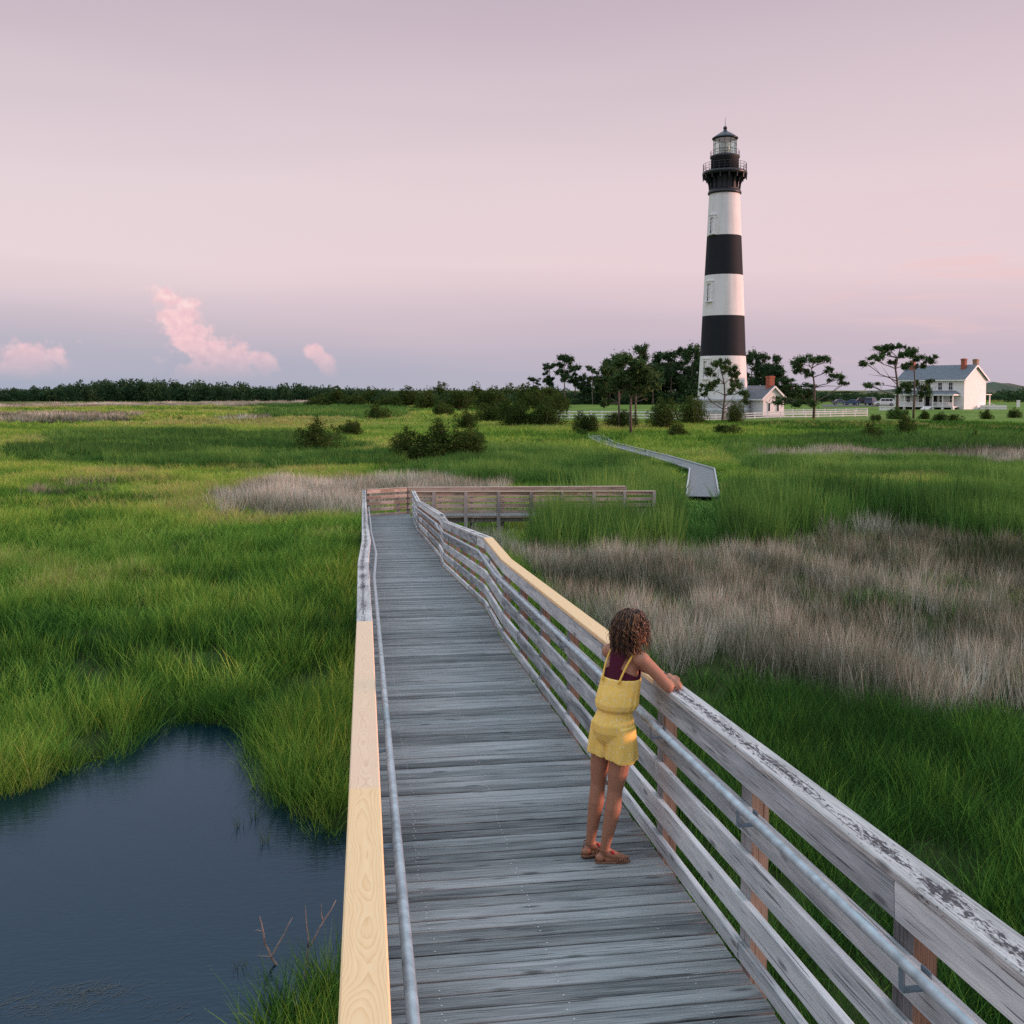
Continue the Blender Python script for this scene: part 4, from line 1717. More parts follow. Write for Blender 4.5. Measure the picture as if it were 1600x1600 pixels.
hero_pine((993, 652), 146, [(993, 652), (993, 625), (994, 600), (999, 585)],
          [[(993, 630), (1006, 622)]],
          [(1004, 588, 16, 10), (1014, 604, 13, 9), (992, 597, 12, 8), (1020, 590, 9, 7)],
          'shorter pine at the right of the three beside the white fence', 2000, .26, .16, seed=9)


# woodland trees behind the lawn: a few crowns, copied with their parts
def tree_proto(kind, seed):
    rg = random.Random(seed)
    tb = MB()
    cl_ = []
    if kind == 'open':
        tb.tube([(0, 0, -.5), (.15, 0, 4), (-.1, .1, 8), (.1, 0, 12), (0, 0, 14)], [.24, .2, .16, .1, .04], 6)
        for i in range(9):
            z = rg.uniform(7.2, 14)
            r = (1 - abs(z - 11) / 6) * 2.4 + .3
            a = rg.uniform(0, 2 * PI)
            c = (math.cos(a) * r * .8, math.sin(a) * r * .8, z)
            cl_.append((*c, rg.uniform(1.0, 1.6), rg.uniform(1.0, 1.6), rg.uniform(.6, 1.0)))
            tb.tube([(0, 0, z - 1.0), (c[0] * .6, c[1] * .6, z - .5), c], [.09, .07, .03], 4)
        n = 1500
    else:
        tb.tube([(0, 0, -.5), (.1, 0, 5), (0, .1, 10), (0, 0, 14)], [.28, .24, .16, .05], 6)
        for i in range(17):
            z = rg.uniform(3.5, 14.2)
            r = (1 - ((z - 8) / 8) ** 2) * 2.6 + .2
            a = rg.uniform(0, 2 * PI)
            c = (math.cos(a) * r, math.sin(a) * r, z)
            cl_.append((*c, rg.uniform(1.3, 2.1), rg.uniform(1.3, 2.1), rg.uniform(1.0, 1.6)))
            tb.tube([(0, 0, z - 1.0), (c[0] * .6, c[1] * .6, z - .6), c], [.09, .07, .03], 4)
        n = 3800
    tm = tb.mesh('trunk')
    tm.materials.append(M['bark'])
    sub = []
    for (x, y, z, a, b_, c) in cl_:
        for q in range(5):
            sub.append((x + rg.uniform(-.8, .8) * a, y + rg.uniform(-.8, .8) * b_, z + rg.uniform(-.8, .9) * c, a * rg.uniform(.3, .52), b_ * rg.uniform(.3, .52), c * rg.uniform(.35, .6)))
    v, f = leaves(sub, int(n * 2.4), .34, seed, 2.2, .4, soft=.85)
    o = np_mesh('crown', v, f, 3, M['wood_leaf'])
    cm_ = o.data
    bpy.data.objects.remove(o)
    return tm, cm_


PROTO = {'open': [tree_proto('open', s) for s in (21, 22, 23)], 'dense': [tree_proto('dense', s) for s in (31, 32, 33, 34)]}


def wood_tree(x, ytop, ybase, hw, kind, Z, label, group):
    p = at_depth(x, ybase, Z)
    g = gz(p[0], p[1])
    root = empty('woodland_tree', (p[0], p[1], g), random.uniform(0, 6.28), label, 'tree', group)
    top = CAM_Z + (609.7 - ytop) * Z / F
    sz = (top - g) / 15.0
    sx = hw * Z / F / (2.9 if kind == 'open' else 3.0)
    tm, cm_ = random.choice(PROTO[kind])
    for nm, me in (('trunk', tm), ('crown', cm_)):
        o = share(nm, me, root)
        o.scale = (sx, sx, sz)


GL = 'woodland left of the lighthouse'
for (x, yt, hw, kind, Z, lab) in [
        (833, 586, 11, 'open', 300, 'small rounded tree at the far left end of the wood beside the lawn'),
        (859, 562, 13, 'open', 292, 'tall open pine, leftmost of three in a row left of the wood'),
        (882, 552, 15, 'open', 288, 'tallest open pine in the row left of the wood'),
        (899, 565, 13, 'open', 294, 'open pine, rightmost of three in a row left of the wood'),
        (912, 584, 10, 'dense', 300, 'short dark tree between the open pines and the thick wood'),
        (926, 570, 11, 'open', 290, 'slim pine standing alone just left of the thick wood'),
        (948, 562, 18, 'dense', 296, 'dense dark tree at the left edge of the thick wood'),
        (972, 556, 18, 'dense', 304, 'dense tree behind the three pines by the fence'),
        (1009, 540, 17, 'dense', 300, 'tallest dense tree in the wood left of the lighthouse'),
        (1030, 552, 17, 'dense', 306, 'dense dark tree right of the tallest one in the wood'),
        (1048, 548, 17, 'dense', 298, 'dense dark tree midway between the tallest one and the lighthouse'),
        (1064, 545, 16, 'dense', 304, 'dense dark tree second from the left side of the lighthouse'),
        (1081, 544, 16, 'dense', 296, 'dense dark tree touching the left side of the lighthouse'),
        (1020, 572, 15, 'dense', 290, 'lower dense tree at the front of the wood'),
        (1100, 552, 14, 'dense', 302, 'dense tree mostly hidden behind the lighthouse')]:
    wood_tree(x, yt, 632, hw, kind, Z, lab, GL)
GRR = 'woodland right of the lighthouse'
for (x, yt, hw, kind, Z, lab) in [
        (1174, 553, 12, 'dense', 292, 'dark tree touching the right side of the lighthouse'),
        (1190, 550, 13, 'dense', 296, 'tallest dark tree behind the small white house'),
        (1207, 553, 12, 'dense', 290, 'dark tree behind the red chimney of the small house'),
        (1221, 578, 13, 'dense', 288, 'lower dark tree right of the small house chimney'),
        (1236, 592, 15, 'dense', 284, 'low spreading tree between the small house and the umbrella pine'),
        (1256, 598, 14, 'dense', 290, 'low dark tree just behind the umbrella pine')]:
    wood_tree(x, yt, 631, hw, kind, Z, lab, GRR)


# shrubs
def shrub_proto(seed, n=4600, leaf=.030, lobes=14):
    rg = random.Random(seed)
    tb = MB()
    cl_ = []
    for i in range(lobes):
        a = rg.uniform(0, 2 * PI)
        r = rg.uniform(0, .44)
        h = rg.choice((.5, .6, .7, .8, .9)) * rg.uniform(.85, 1.1) * (1 - r * .45)
        c = (math.cos(a) * r, math.sin(a) * r, h * .52)
        cl_.append((*c, rg.uniform(.13, .19), rg.uniform(.13, .19), h * .46))
        for q in range(2):
            cl_.append((c[0] + rg.uniform(-.1, .1), c[1] + rg.uniform(-.1, .1), h * rg.uniform(.8, 1.0), .055, .055, rg.uniform(.05, .09)))
        tb.tube([(c[0] * .2, c[1] * .2, -.15), (c[0] * .7, c[1] * .7, h * .3), (c[0], c[1], h * .75)], [.012, .008, .004], 4)
    tm = tb.mesh('stem')
    tm.materials.append(M['bark'])
    v, f = leaves(cl_, n, leaf, seed, 1.5, .6)
    o = np_mesh('crown', v, f, 3, M['shrub_leaf'])
    me = o.data
    bpy.data.objects.remove(o)
    return tm, me


SHP = [shrub_proto(s) for s in (41, 42, 43, 44)]
SHPB = [shrub_proto(s, 9600, .022, 18) for s in (51, 52, 53)]
bright = []
for tm, me in SHPB:
    m2 = me.copy()
    m2.materials[0] = M['shrub_bright']
    bright.append((tm, m2))


def shrub(x, yb, w, h, label, group=None, protos=None, Z=None, name='shrub'):
    p = on_ground(x, yb) if Z is None else at_depth(x, yb, Z)
    Zp = depth_of(p)
    g = gz(p[0], p[1])
    root = empty(name, (p[0], p[1], g), random.uniform(0, 6.28), label, 'shrub', group)
    tm, me = random.choice(protos or SHP)
    k = Zp / F
    for nm, mm in (('stem', tm), ('crown', me)):
        o = share(nm, mm, root)
        o.scale = (w * k * 1.05, w * k * 1.05, h * k * 1.05 + .35)
    return root


GS = 'dark shrubs scattered over the marsh'
shrub(494, 707, 74, 50, 'dark round shrub standing apart in the left middle marsh', GS, SHPB)
shrub(545, 684, 48, 26, 'low shrub just right of the round one in the left marsh', GS, SHPB)
shrub(588, 657, 46, 24, 'small flat shrub upslope of the low one in the middle marsh', GS)
shrub(634, 722, 66, 50, 'left part of the big thicket in the middle marsh', GS, SHPB)
shrub(682, 722, 96, 62, 'tallest shrub of the big thicket in the middle marsh', GS, SHPB)
shrub(728, 721, 72, 58, 'right part of the big thicket in the middle marsh', GS, SHPB)
shrub(742, 704, 36, 36, 'bright green bush growing at the right of the big thicket', GS, bright)
shrub(672, 714, 26, 28, 'small bright green bush in front of the big thicket', GS, bright)
shrub(729, 672, 44, 30, 'rounded shrub above the big thicket', GS, SHPB)
shrub(766, 662, 56, 34, 'wide dark shrub, left end of the row before the white fence', GS, SHPB)
shrub(808, 668, 66, 44, 'tall dark shrub in the middle of the row before the white fence', GS, SHPB)
shrub(852, 668, 68, 44, 'dark shrub at the right end of the row before the white fence', GS, SHPB)
shrub(914, 680, 44, 40, 'dark pointed shrub beside the far end of the low boardwalk', GS, SHPB)
shrub(908, 684, 22, 14, 'small bright bush below the pointed shrub', GS, bright)
shrub(972, 670, 52, 32, 'low shrub at the foot of the three pines', GS, SHPB)
shrub(1034, 672, 56, 52, 'tall shrub right of the three pines', GS, SHPB)
shrub(1078, 664, 56, 46, 'big dark shrub just left of the lighthouse plinth', GS, SHPB)
shrub(1062, 686, 44, 24, 'low olive shrub below the tall one near the lighthouse', GS)
shrub(1147, 663, 36, 36, 'dark round shrub in front of the lighthouse plinth', GS, SHPB)
shrub(1140, 682, 50, 18, 'low olive shrub in the grass below the lighthouse', GS)
shrub(1358, 692, 48, 28, 'dark brown shrub in the grass on the right', GS)
shrub(1416, 688, 34, 46, 'tall loose shrub below the two pines on the right', GS)
shrub(1402, 656, 34, 18, 'green bush at the foot of the two pines', GS, bright)
shrub(1443, 656, 22, 14, 'small dark shrub before the house porch', GS)
shrub(1469, 659, 26, 14, 'small shrub before the house, left of its gable', GS)
shrub(1492, 660, 24, 12, 'tiny low shrub before the house gable', GS)
shrub(1543, 656, 24, 16, 'small round shrub right of the house on the lawn edge', GS)
shrub(1583, 654, 24, 16, 'small shrub at the right margin on the lawn edge', GS)
shrub(1366, 660, 20, 12, 'tiny shrub near the right end of the white fence', GS)
shrub(1524, 692, 14, 18, 'lone twiggy shrub in the dry grass at right', GS)
shrub(1472, 690, 14, 9, 'very small dark tuft of shrub at right', GS)
GM = 'distant scrub between marsh and wood'
rs = random.Random(5)
spots = [(502, 638, 44, 18), (528, 634, 50, 22), (556, 636, 46, 18), (584, 633, 50, 24), (612, 640, 46, 22), (640, 636, 54, 26), (668, 641, 50, 28), (692, 632, 50, 28),
         (716, 642, 54, 30), (742, 634, 50, 28), (768, 640, 52, 30), (794, 633, 50, 28), (820, 642, 56, 34), (846, 636, 46, 30), (870, 642, 40, 26), (688, 652, 40, 20), (790, 652, 46, 26)]
words = ['first', 'second', 'third', 'fourth', 'fifth', 'sixth', 'seventh', 'eighth', 'ninth', 'tenth', 'eleventh', 'twelfth', 'thirteenth', 'fourteenth', 'fifteenth', 'sixteenth', 'seventeenth']
order = sorted(range(len(spots)), key=lambda i: spots[i][0])
for r_i, i in enumerate(order):
    x, yb, w, h = spots[i]
    shrub(x, yb, w * 1.1, h * 1.25, '%s dark scrub bush from the left in the band before the wood' % words[r_i], GM, SHP)


# far woods that read as one mass
def far_wood(name, xs, Zr, hfun, base, label, per=150, leaf=.8, wid=(3, 5.5)):
    rg = random.Random(9)
    cl_ = []
    for x in xs:
        Z = rg.uniform(*Zr)
        p = at_depth(x + rg.uniform(-3, 3), 610, Z)
        g = gz(p[0], p[1])
        top = CAM_Z + (609.7 - hfun(x) + rg.uniform(-5.5, 2.5)) * Z / F
        h = max(1.5, top - g)
        w = rg.uniform(*wid)
        if rg.random() < .3:
            h *= rg.uniform(.62, .85)
        cl_.append((p[0], p[1], g + h * .72, w * .62, w * .6, h * .27))
        cl_.append((p[0] + rg.uniform(-3, 3), p[1] + rg.uniform(-3, 3), g + h * rg.uniform(.45, .6), w * .8, w * .7, h * .25))
        cl_.append((p[0] + rg.uniform(-2, 2), p[1], g + h * .22, w * .9, w * .7, h * .26))
    v, f = leaves(cl_, per * len(cl_), leaf, 77, 1.3, .6)
    o = np_mesh(name, v, f, 3, M['wood_leaf'])
    tag(o, label, 'wood', kind='stuff')
    return o


hf = lambda x: float(np.interp(x, [-200, 0, 60, 110, 140, 200, 260, 330, 400, 460, 520, 560, 600, 640, 700], [603, 606, 603, 597, 595, 593, 594, 597, 599, 600, 603, 607, 608, 609, 609]))
far_wood('far_wood', list(np.arange(-260, 600, 3.6)), (520, 600), hf, 630, 'long dark wood along the left horizon', 110)
hf2 = lambda x: float(np.interp(x, [600, 700, 830, 1200, 1320, 1400, 1550, 1600, 1800], [608, 607, 606, 609, 612, 612, 611, 606, 605]))
far_wood('far_scrub', list(np.arange(600, 860, 5)) + list(np.arange(1225, 1420, 4)) + list(np.arange(1540, 1900, 5)), (330, 400), hf2, 626, 'dark hedge of scrub along the right horizon', 80, .6)
far_wood('undergrowth', list(np.arange(818, 1112, 4.5)) + list(np.arange(1165, 1262, 5)), (292, 318), lambda x: 606 + 5 * math.sin(x * .05) + (4 if x < 850 else 0), 632,
         'dark undergrowth beneath the woodland trees behind the lawn', 110, .5, (3, 5))
hl = MB()
rows = []
for i in range(41):
    x = 1380 + i * 14
    p = at_depth(x, 610, 1500)
    e = 4 + 13 * math.exp(-((x - 1640) / 75.0) ** 2) + 8 * math.exp(-((x - 1520) / 40.0) ** 2) + 2 * math.sin(x * .07) + 1.2 * math.sin(x * .19)
    rows.append((p, max(e, 1)))
vs_ = []
for p, e in rows:
    q = p + FWD0 * 160
    q2 = p + FWD0 * 420
    vs_ += [(p[0], p[1], 0), (q[0], q[1], e), (q2[0], q2[1], 0)]
fs_ = []
for i in range(40):
    a = i * 3
    fs_ += [(a, a + 3, a + 4, a + 1), (a + 1, a + 4, a + 5, a + 2)]
hl.add(vs_, fs_)
tag(hl.build('hills', plain('scrub_hill', (0.05, 0.07, 0.035), rough=1, var=.3, scale=.02), None, True), 'low dunes on the right horizon', None, kind='structure')

# ------------------------------------------------------------------ marsh grass
def vnoise(x, y, s, seed=0):
    """smooth value noise 0..1"""
    x = np.asarray(x) / s + seed * 17.3
    y = np.asarray(y) / s + seed * 9.1
    xi, yi = np.floor(x), np.floor(y)
    xf, yf = x - xi, y - yi

    def h(a, b):
        v = np.sin(a * 127.1 + b * 311.7 + seed * 7.7) * 43758.5453
        return v - np.floor(v)
    u = xf * xf * (3 - 2 * xf)
    v = yf * yf * (3 - 2 * yf)
    return (h(xi, yi) * (1 - u) + h(xi + 1, yi) * u) * (1 - v) + (h(xi, yi + 1) * (1 - u) + h(xi + 1, yi + 1) * u) * v


def fbm(x, y, s, seed=0):
    return vnoise(x, y, s, seed) * .55 + vnoise(x, y, s * .45, seed + 1) * .3 + vnoise(x, y, s * .2, seed + 2) * .15


def tuft_mesh(name, mat, nb, r0, hgt, hvar, lean, bend, wid, seed, segs=3):
    rg = np.random.default_rng(seed)
    a = rg.random(nb) * 2 * PI
    rr_ = np.sqrt(rg.random(nb)) * r0
    bx, by = rr_ * np.cos(a), rr_ * np.sin(a)
    h = hgt * (1 - hvar * rg.random(nb))
    la = a + rg.normal(size=nb) * .9
    l0 = lean * (.2 + rg.random(nb)) * h
    b0 = bend * (.2 + rg.random(nb)) * h
    wa = rg.random(nb) * PI
    V, Fq, Ft = [], [], []
    for i in range(segs + 1):
        t = i / segs
        cx = bx + np.cos(la) * (l0 * t + b0 * t * t)
        cy = by + np.sin(la) * (l0 * t + b0 * t * t)
        cz = h * t * (1 - .25 * bend * t * t) - .03
        w = wid * (1 - t ** 1.5) * .5 * (.7 + .6 * rg.random(nb)) if i < segs else np.zeros(nb)
        V.append(np.stack([cx - np.cos(wa) * w, cy - np.sin(wa) * w, cz], 1))
        if i < segs:
            V.append(np.stack([cx + np.cos(wa) * w, cy + np.sin(wa) * w, cz], 1))
    V = np.stack(V, 1)                                   # nb x (2*segs+1) x 3
    per = V.shape[1]
    faces = []
    for k_ in range(nb):
        o = k_ * per
        for i in range(segs - 1):
            faces.append((o + 2 * i, o + 2 * i + 1, o + 2 * i + 3, o + 2 * i + 2))
        i = segs - 1
        faces.append((o + 2 * i, o + 2 * i + 1, o + 2 * i + 2))
    me = bpy.data.meshes.new(name)
    me.from_pydata(V.reshape(-1, 3).tolist(), [], faces)
    me.update()
    me.materials.append(mat)
    return me


def grass_material(name, stops, trans=0.18):
    m, t, b = new_mat(name)
    L = t.links
    at = nn(t, 'ShaderNodeAttribute', attribute_type='INSTANCER', attribute_name='tint')
    g = nn(t, 'ShaderNodeNewGeometry')
    f = mathn(t, 'ADD', at.outputs['Fac'], mathn(t, 'MULTIPLY', mathn(t, 'SUBTRACT', g.outputs['Random Per Island'], 0.5), 0.55), clamp=True)
    r = ramp(t, stops)
    L.new(f, r.inputs[0])
    t.nodes.remove(b)
    b = nn(t, 'ShaderNodeBsdfDiffuse')
    L.new(r.outputs[0], b.inputs[0])
    tr = nn(t, 'ShaderNodeBsdfTranslucent')
    L.new(r.outputs[0], tr.inputs[0])
    mx = nn(t, 'ShaderNodeMixShader')
    mx.inputs[0].default_value = trans
    L.new(b.outputs[0], mx.inputs[1])
    L.new(tr.outputs[0], mx.inputs[2])
    L.new(mx.outputs[0], t.nodes['Material Output'].inputs[0])
    return m


M['cord'] = grass_material('cordgrass', [(0.0, (0.03, 0.085, 0.02)), (0.28, (0.085, 0.22, 0.035)), (0.52, (0.20, 0.38, 0.055)), (0.75, (0.36, 0.51, 0.085)), (0.92, (0.50, 0.54, 0.13)), (1.0, (0.46, 0.40, 0.16))])
M['rush'] = grass_material('dry_rush', [(0.0, (0.05, 0.08, 0.03)), (0.18, (0.11, 0.105, 0.065)), (0.45, (0.285, 0.275, 0.195)), (0.75, (0.50, 0.485, 0.375)), (1.0, (0.74, 0.72, 0.60))], .15)
M['reed'] = grass_material('green_reed', [(0.0, (0.045, 0.105, 0.03)), (0.5, (0.12, 0.26, 0.055)), (1.0, (0.27, 0.41, 0.10))])


def instancer(name, meshes, pts, rot, scl, var, tint, label, cat):
    """one stuff object: vertices carry the tufts as geometry-node instances"""
    me = bpy.data.meshes.new(name)
    n = len(pts)
    me.vertices.add(n)
    me.vertices.foreach_set('co', np.ascontiguousarray(pts, np.float32).ravel())
    for nm, ty, arr in (('rot', 'FLOAT_VECTOR', rot), ('scl', 'FLOAT_VECTOR', scl), ('var', 'INT', var), ('tint', 'FLOAT', tint)):
        a = me.attributes.new(nm, ty, 'POINT')
        a.data.foreach_set('vector' if ty == 'FLOAT_VECTOR' else 'value', np.ascontiguousarray(arr, np.int32 if ty == 'INT' else np.float32).ravel())
    me.materials.append(meshes[0].materials[0])
    o = bpy.data.objects.new(name, me)
    link(o)
    tag(o, label, cat, kind='stuff')
    ng = bpy.data.node_groups.new(name, 'GeometryNodeTree')
    ng.interface.new_socket('Geometry', in_out='INPUT', socket_type='NodeSocketGeometry')
    ng.interface.new_socket('Geometry', in_out='OUTPUT', socket_type='NodeSocketGeometry')
    gi = ng.nodes.new('NodeGroupInput')
    go = ng.nodes.new('NodeGroupOutput')
    iop = ng.nodes.new('GeometryNodeInstanceOnPoints')
    g2i = ng.nodes.new('GeometryNodeGeometryToInstance')
    for mm in reversed(meshes):
        src = bpy.data.objects.new(name + '_tuft', mm)       # not linked to the scene: only the source of the instances
        oi = ng.nodes.new('GeometryNodeObjectInfo')
        oi.inputs['Object'].default_value = src
        ng.links.new(oi.outputs['Geometry'], g2i.inputs[0])

    def attr(nm, ty):
        a = ng.nodes.new('GeometryNodeInputNamedAttribute')
        a.data_type = ty
        a.inputs['Name'].default_value = nm
        return a.outputs['Attribute']
    ng.links.new(gi.outputs[0], iop.inputs['Points'])
    ng.links.new(g2i.outputs[0], iop.inputs['Instance'])
    iop.inputs['Pick Instance'].default_value = True
    ng.links.new(attr('var', 'INT'), iop.inputs['Instance Index'])
    ng.links.new(attr('rot', 'FLOAT_VECTOR'), iop.inputs['Rotation'])
    ng.links.new(attr('scl', 'FLOAT_VECTOR'), iop.inputs['Scale'])
    ng.links.new(iop.outputs[0], go.inputs[0])
    md = o.modifiers.new('grass', 'NODES')
    md.node_group = ng
    return o


# zones, traced on the ground
RUSH = [pxpoly(q) for q in [
    [(700, 850), (800, 852), (880, 872), (1040, 876), (1190, 874), (1290, 856), (1330, 824), (1400, 820), (1500, 845), (1640, 856), (1900, 866), (1900, 1160), (1640, 1150), (1480, 1140), (1350, 1105),
     (1200, 1085), (1080, 1060), (980, 1020), (900, 965), (830, 905), (780, 870)],
    [(325, 800), (350, 772), (420, 758), (560, 752), (790, 758), (800, 768), (640, 790), (560, 812), (420, 806)],
    [(60, 772), (100, 766), (156, 768), (150, 774), (80, 776)],
    [(1160, 718), (1300, 708), (1640, 712), (1900, 715), (1900, 735), (1500, 728), (1250, 724)],
    [(-300, 650), (0, 650), (220, 652), (215, 662), (-300, 664)],
    [(-300, 631), (300, 630), (520, 632), (500, 637), (-300, 638)],
    [(330, 656), (440, 655), (430, 660), (330, 660)]]]
REED = [pxpoly(q) for q in [
    [(85, 684), (180, 678), (380, 682), (520, 686), (600, 700), (500, 708), (330, 700), (90, 692)],
    [(40, 706), (180, 700), (420, 712), (640, 716), (640, 728), (420, 735), (190, 728), (50, 716)],
    [(840, 866), (880, 815), (1000, 795), (1180, 790), (1330, 785), (1620, 775), (1620, 850), (1450, 835), (1330, 828), (1180, 872), (1000, 874), (870, 870)],
    [(760, 700), (900, 705), (1010, 735), (1060, 765), (1020, 775), (800, 760), (640, 745)],
    [(1130, 700), (1180, 740), (1600, 755), (1600, 690), (1300, 690)],
    [(400, 636), (620, 640), (620, 660), (420, 655)]]]
PATHL = [(v.x, v.y) for v in cl]


def near_path(x, y, w=1.0):
    d = np.full(x.shape, 1e9)
    for (ax, ay), (bx, by) in zip(PATHL[:-1], PATHL[1:]):
        dx, dy = bx - ax, by - ay
        t = np.clip(((x - ax) * dx + (y - ay) * dy) / (dx * dx + dy * dy), 0, 1)
        d = np.minimum(d, np.hypot(x - ax - t * dx, y - ay - t * dy))
    return d < w


def sample(d0, d1, dens, half=R(33)):
    area = (d1 * d1 - d0 * d0) * half
    n = int(area * dens)
    d = np.sqrt(d0 * d0 + RNG.random(n) * (d1 * d1 - d0 * d0))
    a = YAW + (RNG.random(n) * 2 - 1) * half
    return d * np.sin(a), d * np.cos(a)


def lawn_mask(x, y):
    dep = x * SY + y * CY
    u = PPX + F * (x * CY - y * SY) / np.maximum(dep, 1)
    edge = LAWN[2] + 3 + 5 * (vnoise(x, y, 9, 3) - .5)
    return (dep > edge) & (dep < LAWN[3]) & (u > LAWN[0] - 4)


store = {'cord': [], 'rush': [], 'reed': []}
for band, (d0, d1, dens, far) in enumerate([(6, 20, 42, 0), (20, 42, 27, 0), (42, 92, 7.5, 0), (92, 175, 1.5, 1), (175, 430, .22, 2)]):
    x, y = sample(d0, d1, dens)
    e1 = edge_dist(POND, x, y)
    e2 = edge_dist(POOL, x, y)
    s1 = np.where(inside(POND, x, y), -e1, e1)
    s2 = np.where(inside(POOL, x, y), -e2, e2)
    jit = (vnoise(x, y, .9, 4) - .5) * .5
    keep = (s1 > -.12 + jit) & (s2 > -.1)
    keep &= ~((x > -.22) & (x < 2.12) & (y < 43.2))
    keep &= ~((x > 1.8) & (x < 13.6) & (y > 40.9) & (y < 43.0))
    keep &= ~near_path(x, y)
    keep &= ~lawn_mask(x, y)
    if d0 < 40:                                                         # tussocks with dark gaps between them
        cn = vnoise(x, y, .75, 51) * .6 + vnoise(x, y, 1.7, 52) * .4
        keep &= RNG.random(len(x)) < .12 + .88 * smooth(.30, .56, cn)
    x, y = x[keep], y[keep]
    s1 = s1[keep]
    wob = (fbm(x, y, 5 if d0 < 60 else 25, 5) - .5)
    dd = np.hypot(x, y)
    wx = x + wob * 0.08 * dd
    wy = y + wob * 0.16 * dd + (RNG.random(len(x)) - .5) * .035 * dd
    isr = np.zeros(len(x), bool)
    for P in RUSH:
        isr |= inside(P, wx, wy)
    ise = np.zeros(len(x), bool)
    for P in REED:
        ise |= inside(P, wx, wy)
    ise &= ~isr
    mixr = RNG.random(len(x))
    big = fbm(x, y, 14 if d0 < 60 else 45, 8)
    mid = fbm(x, y, 3.5 if d0 < 60 else 14, 12)
    fine = fbm(x, y, 1.3 if d0 < 40 else (3.0 if d0 < 90 else 9), 15)
    olive = smooth(.58, .72, fbm(x, y * 2.2, 11 if d0 < 60 else 40, 44))
    patch = fbm(x, y, 4.5, 31)
    kind = np.where(isr & (mixr < np.where(patch > .62, .45, .93)), 1, np.where(ise, 2, 0))
    z = ground_z(x, y)
    for kcode, nm in ((0, 'cord'), (1, 'rush'), (2, 'reed')):
        q = kind == kcode
        m = int(q.sum())
        X, Yq, Zq = x[q], y[q], z[q]
        tall = np.where((nm == 'reed') & (np.hypot(X, Yq) < 58) & (X > 5), 1.75, 1.0)
        hsc = .40 + 1.15 * fine[q]
        dq = np.hypot(X, Yq)
        uq = PPX + F * (X * CY - Yq * SY) / np.maximum(X * SY + Yq * CY, 1)
        low_ = (uq > 1060) & (uq < 1136) & (dq > 36) & (dq < 76)                 # trodden ground before the end of the low boardwalk
        hsc = np.where(low_, np.where(dq > 47, .24, .62) * (.7 + .6 * RNG.random(m)), hsc)
        tall = np.where(low_, 1.0, tall)
        sc_far = {0: 1.0, 1: 1.0, 2: 1.25}[far]
        if nm == 'cord':
            left = smooth(6, -8, X - .06 * Yq)                                   # the open marsh on the left is yellower
            tint = .36 + 1.3 * (big[q] - .46) + .8 * (mid[q] - .5) + .24 * left * smooth(18, 50, np.hypot(X, Yq)) + .09 * RNG.normal(size=m)
            tint = tint - .14 * smooth(36, 18, np.hypot(X, Yq)) + .10 * (far > 0) + .35 * (fine[q] - .5)
            dk_ = olive[q] * (RNG.random(m) < .8)
            tint = np.where(dk_ > .5, np.where(RNG.random(m) < .3, .97, .08 + .1 * RNG.random(m)), tint)
            hsc = hsc * np.where(np.hypot(X, Yq) > 40, .8, 1.0)
            hsc = hsc * np.where(isr[q], .75, 1)
        elif nm == 'rush':
            tint = .52 + .9 * (mid[q] - .5) + .5 * (big[q] - .5) + .6 * (fine[q] - .5) + .13 * RNG.normal(size=m)
        else:
            tint = .4 + .9 * (mid[q] - .5) + .5 * (big[q] - .5) + .1 * RNG.normal(size=m)
        wind = .10 + .16 * (vnoise(X, Yq, 4, 21) - .3)
        rx = RNG.normal(size=m) * .07
        ry = wind + RNG.normal(size=m) * .07
        rot = np.stack([rx, ry, RNG.random(m) * 2 * PI], 1)
        wsc = sc_far * (.85 + .4 * RNG.random(m))
        scl = np.stack([wsc, wsc, tall * hsc * sc_far * (.85 + .3 * RNG.random(m))], 1)
        var = RNG.integers(0, 3, m) + 3 * band
        store[nm].append((np.stack([X, Yq, Zq], 1), rot, scl, var, np.clip(tint, 0, 1)))


def tufts(nm, nb, r0, h, hv, lean, bend, wid):
    out = []
    for bi, (nf, rf_, wf_, sg) in enumerate([(1, 1, 1, 3), (.8, 1.1, 1.6, 3), (.8, 1.5, 2.7, 2), (2.4, 5, 5.0, 2), (2.4, 5, 9.0, 2)]):
        out += [tuft_mesh(nm, M[nm], int(nb * nf), r0 * rf_, h, hv, lean, bend, wid * wf_, 100 + 10 * bi + i, sg) for i in range(3)]
    return out


TM = {'cord': tufts('cord', 24, .19, .84, .6, .30, .40, .0105),
      'rush': tufts('rush', 26, .17, 1.05, .5, .26, .12, .0080),
      'reed': tufts('reed', 20, .22, 1.25, .5, .16, .30, .016)}
for nm, label in (('cord', 'green and yellow marsh grass'), ('rush', 'patches of dry grey brown rush'), ('reed', 'taller bright green reeds')):
    st_ = store[nm]
    cat_ = [np.concatenate([s_[i] for s_ in st_]) for i in range(5)]
    instancer({'cord': 'marsh_grass', 'rush': 'dry_rush', 'reed': 'green_reeds'}[nm], TM[nm], *cat_, label, 'grass')

# ------------------------------------------------------------------ person at the railing
m_, t_, b_ = new_mat('skin')
b_.inputs['Base Color'].default_value = (0.38, 0.18, 0.108, 1)
b_.inputs['Roughness'].default_value = 0.5
b_.inputs['Subsurface Weight'].default_value = 0.12
b_.inputs['Subsurface Radius'].default_value = (0.012, 0.005, 0.003)
b_.inputs['Specular IOR Level'].default_value = 0.35
M['skin'] = m_


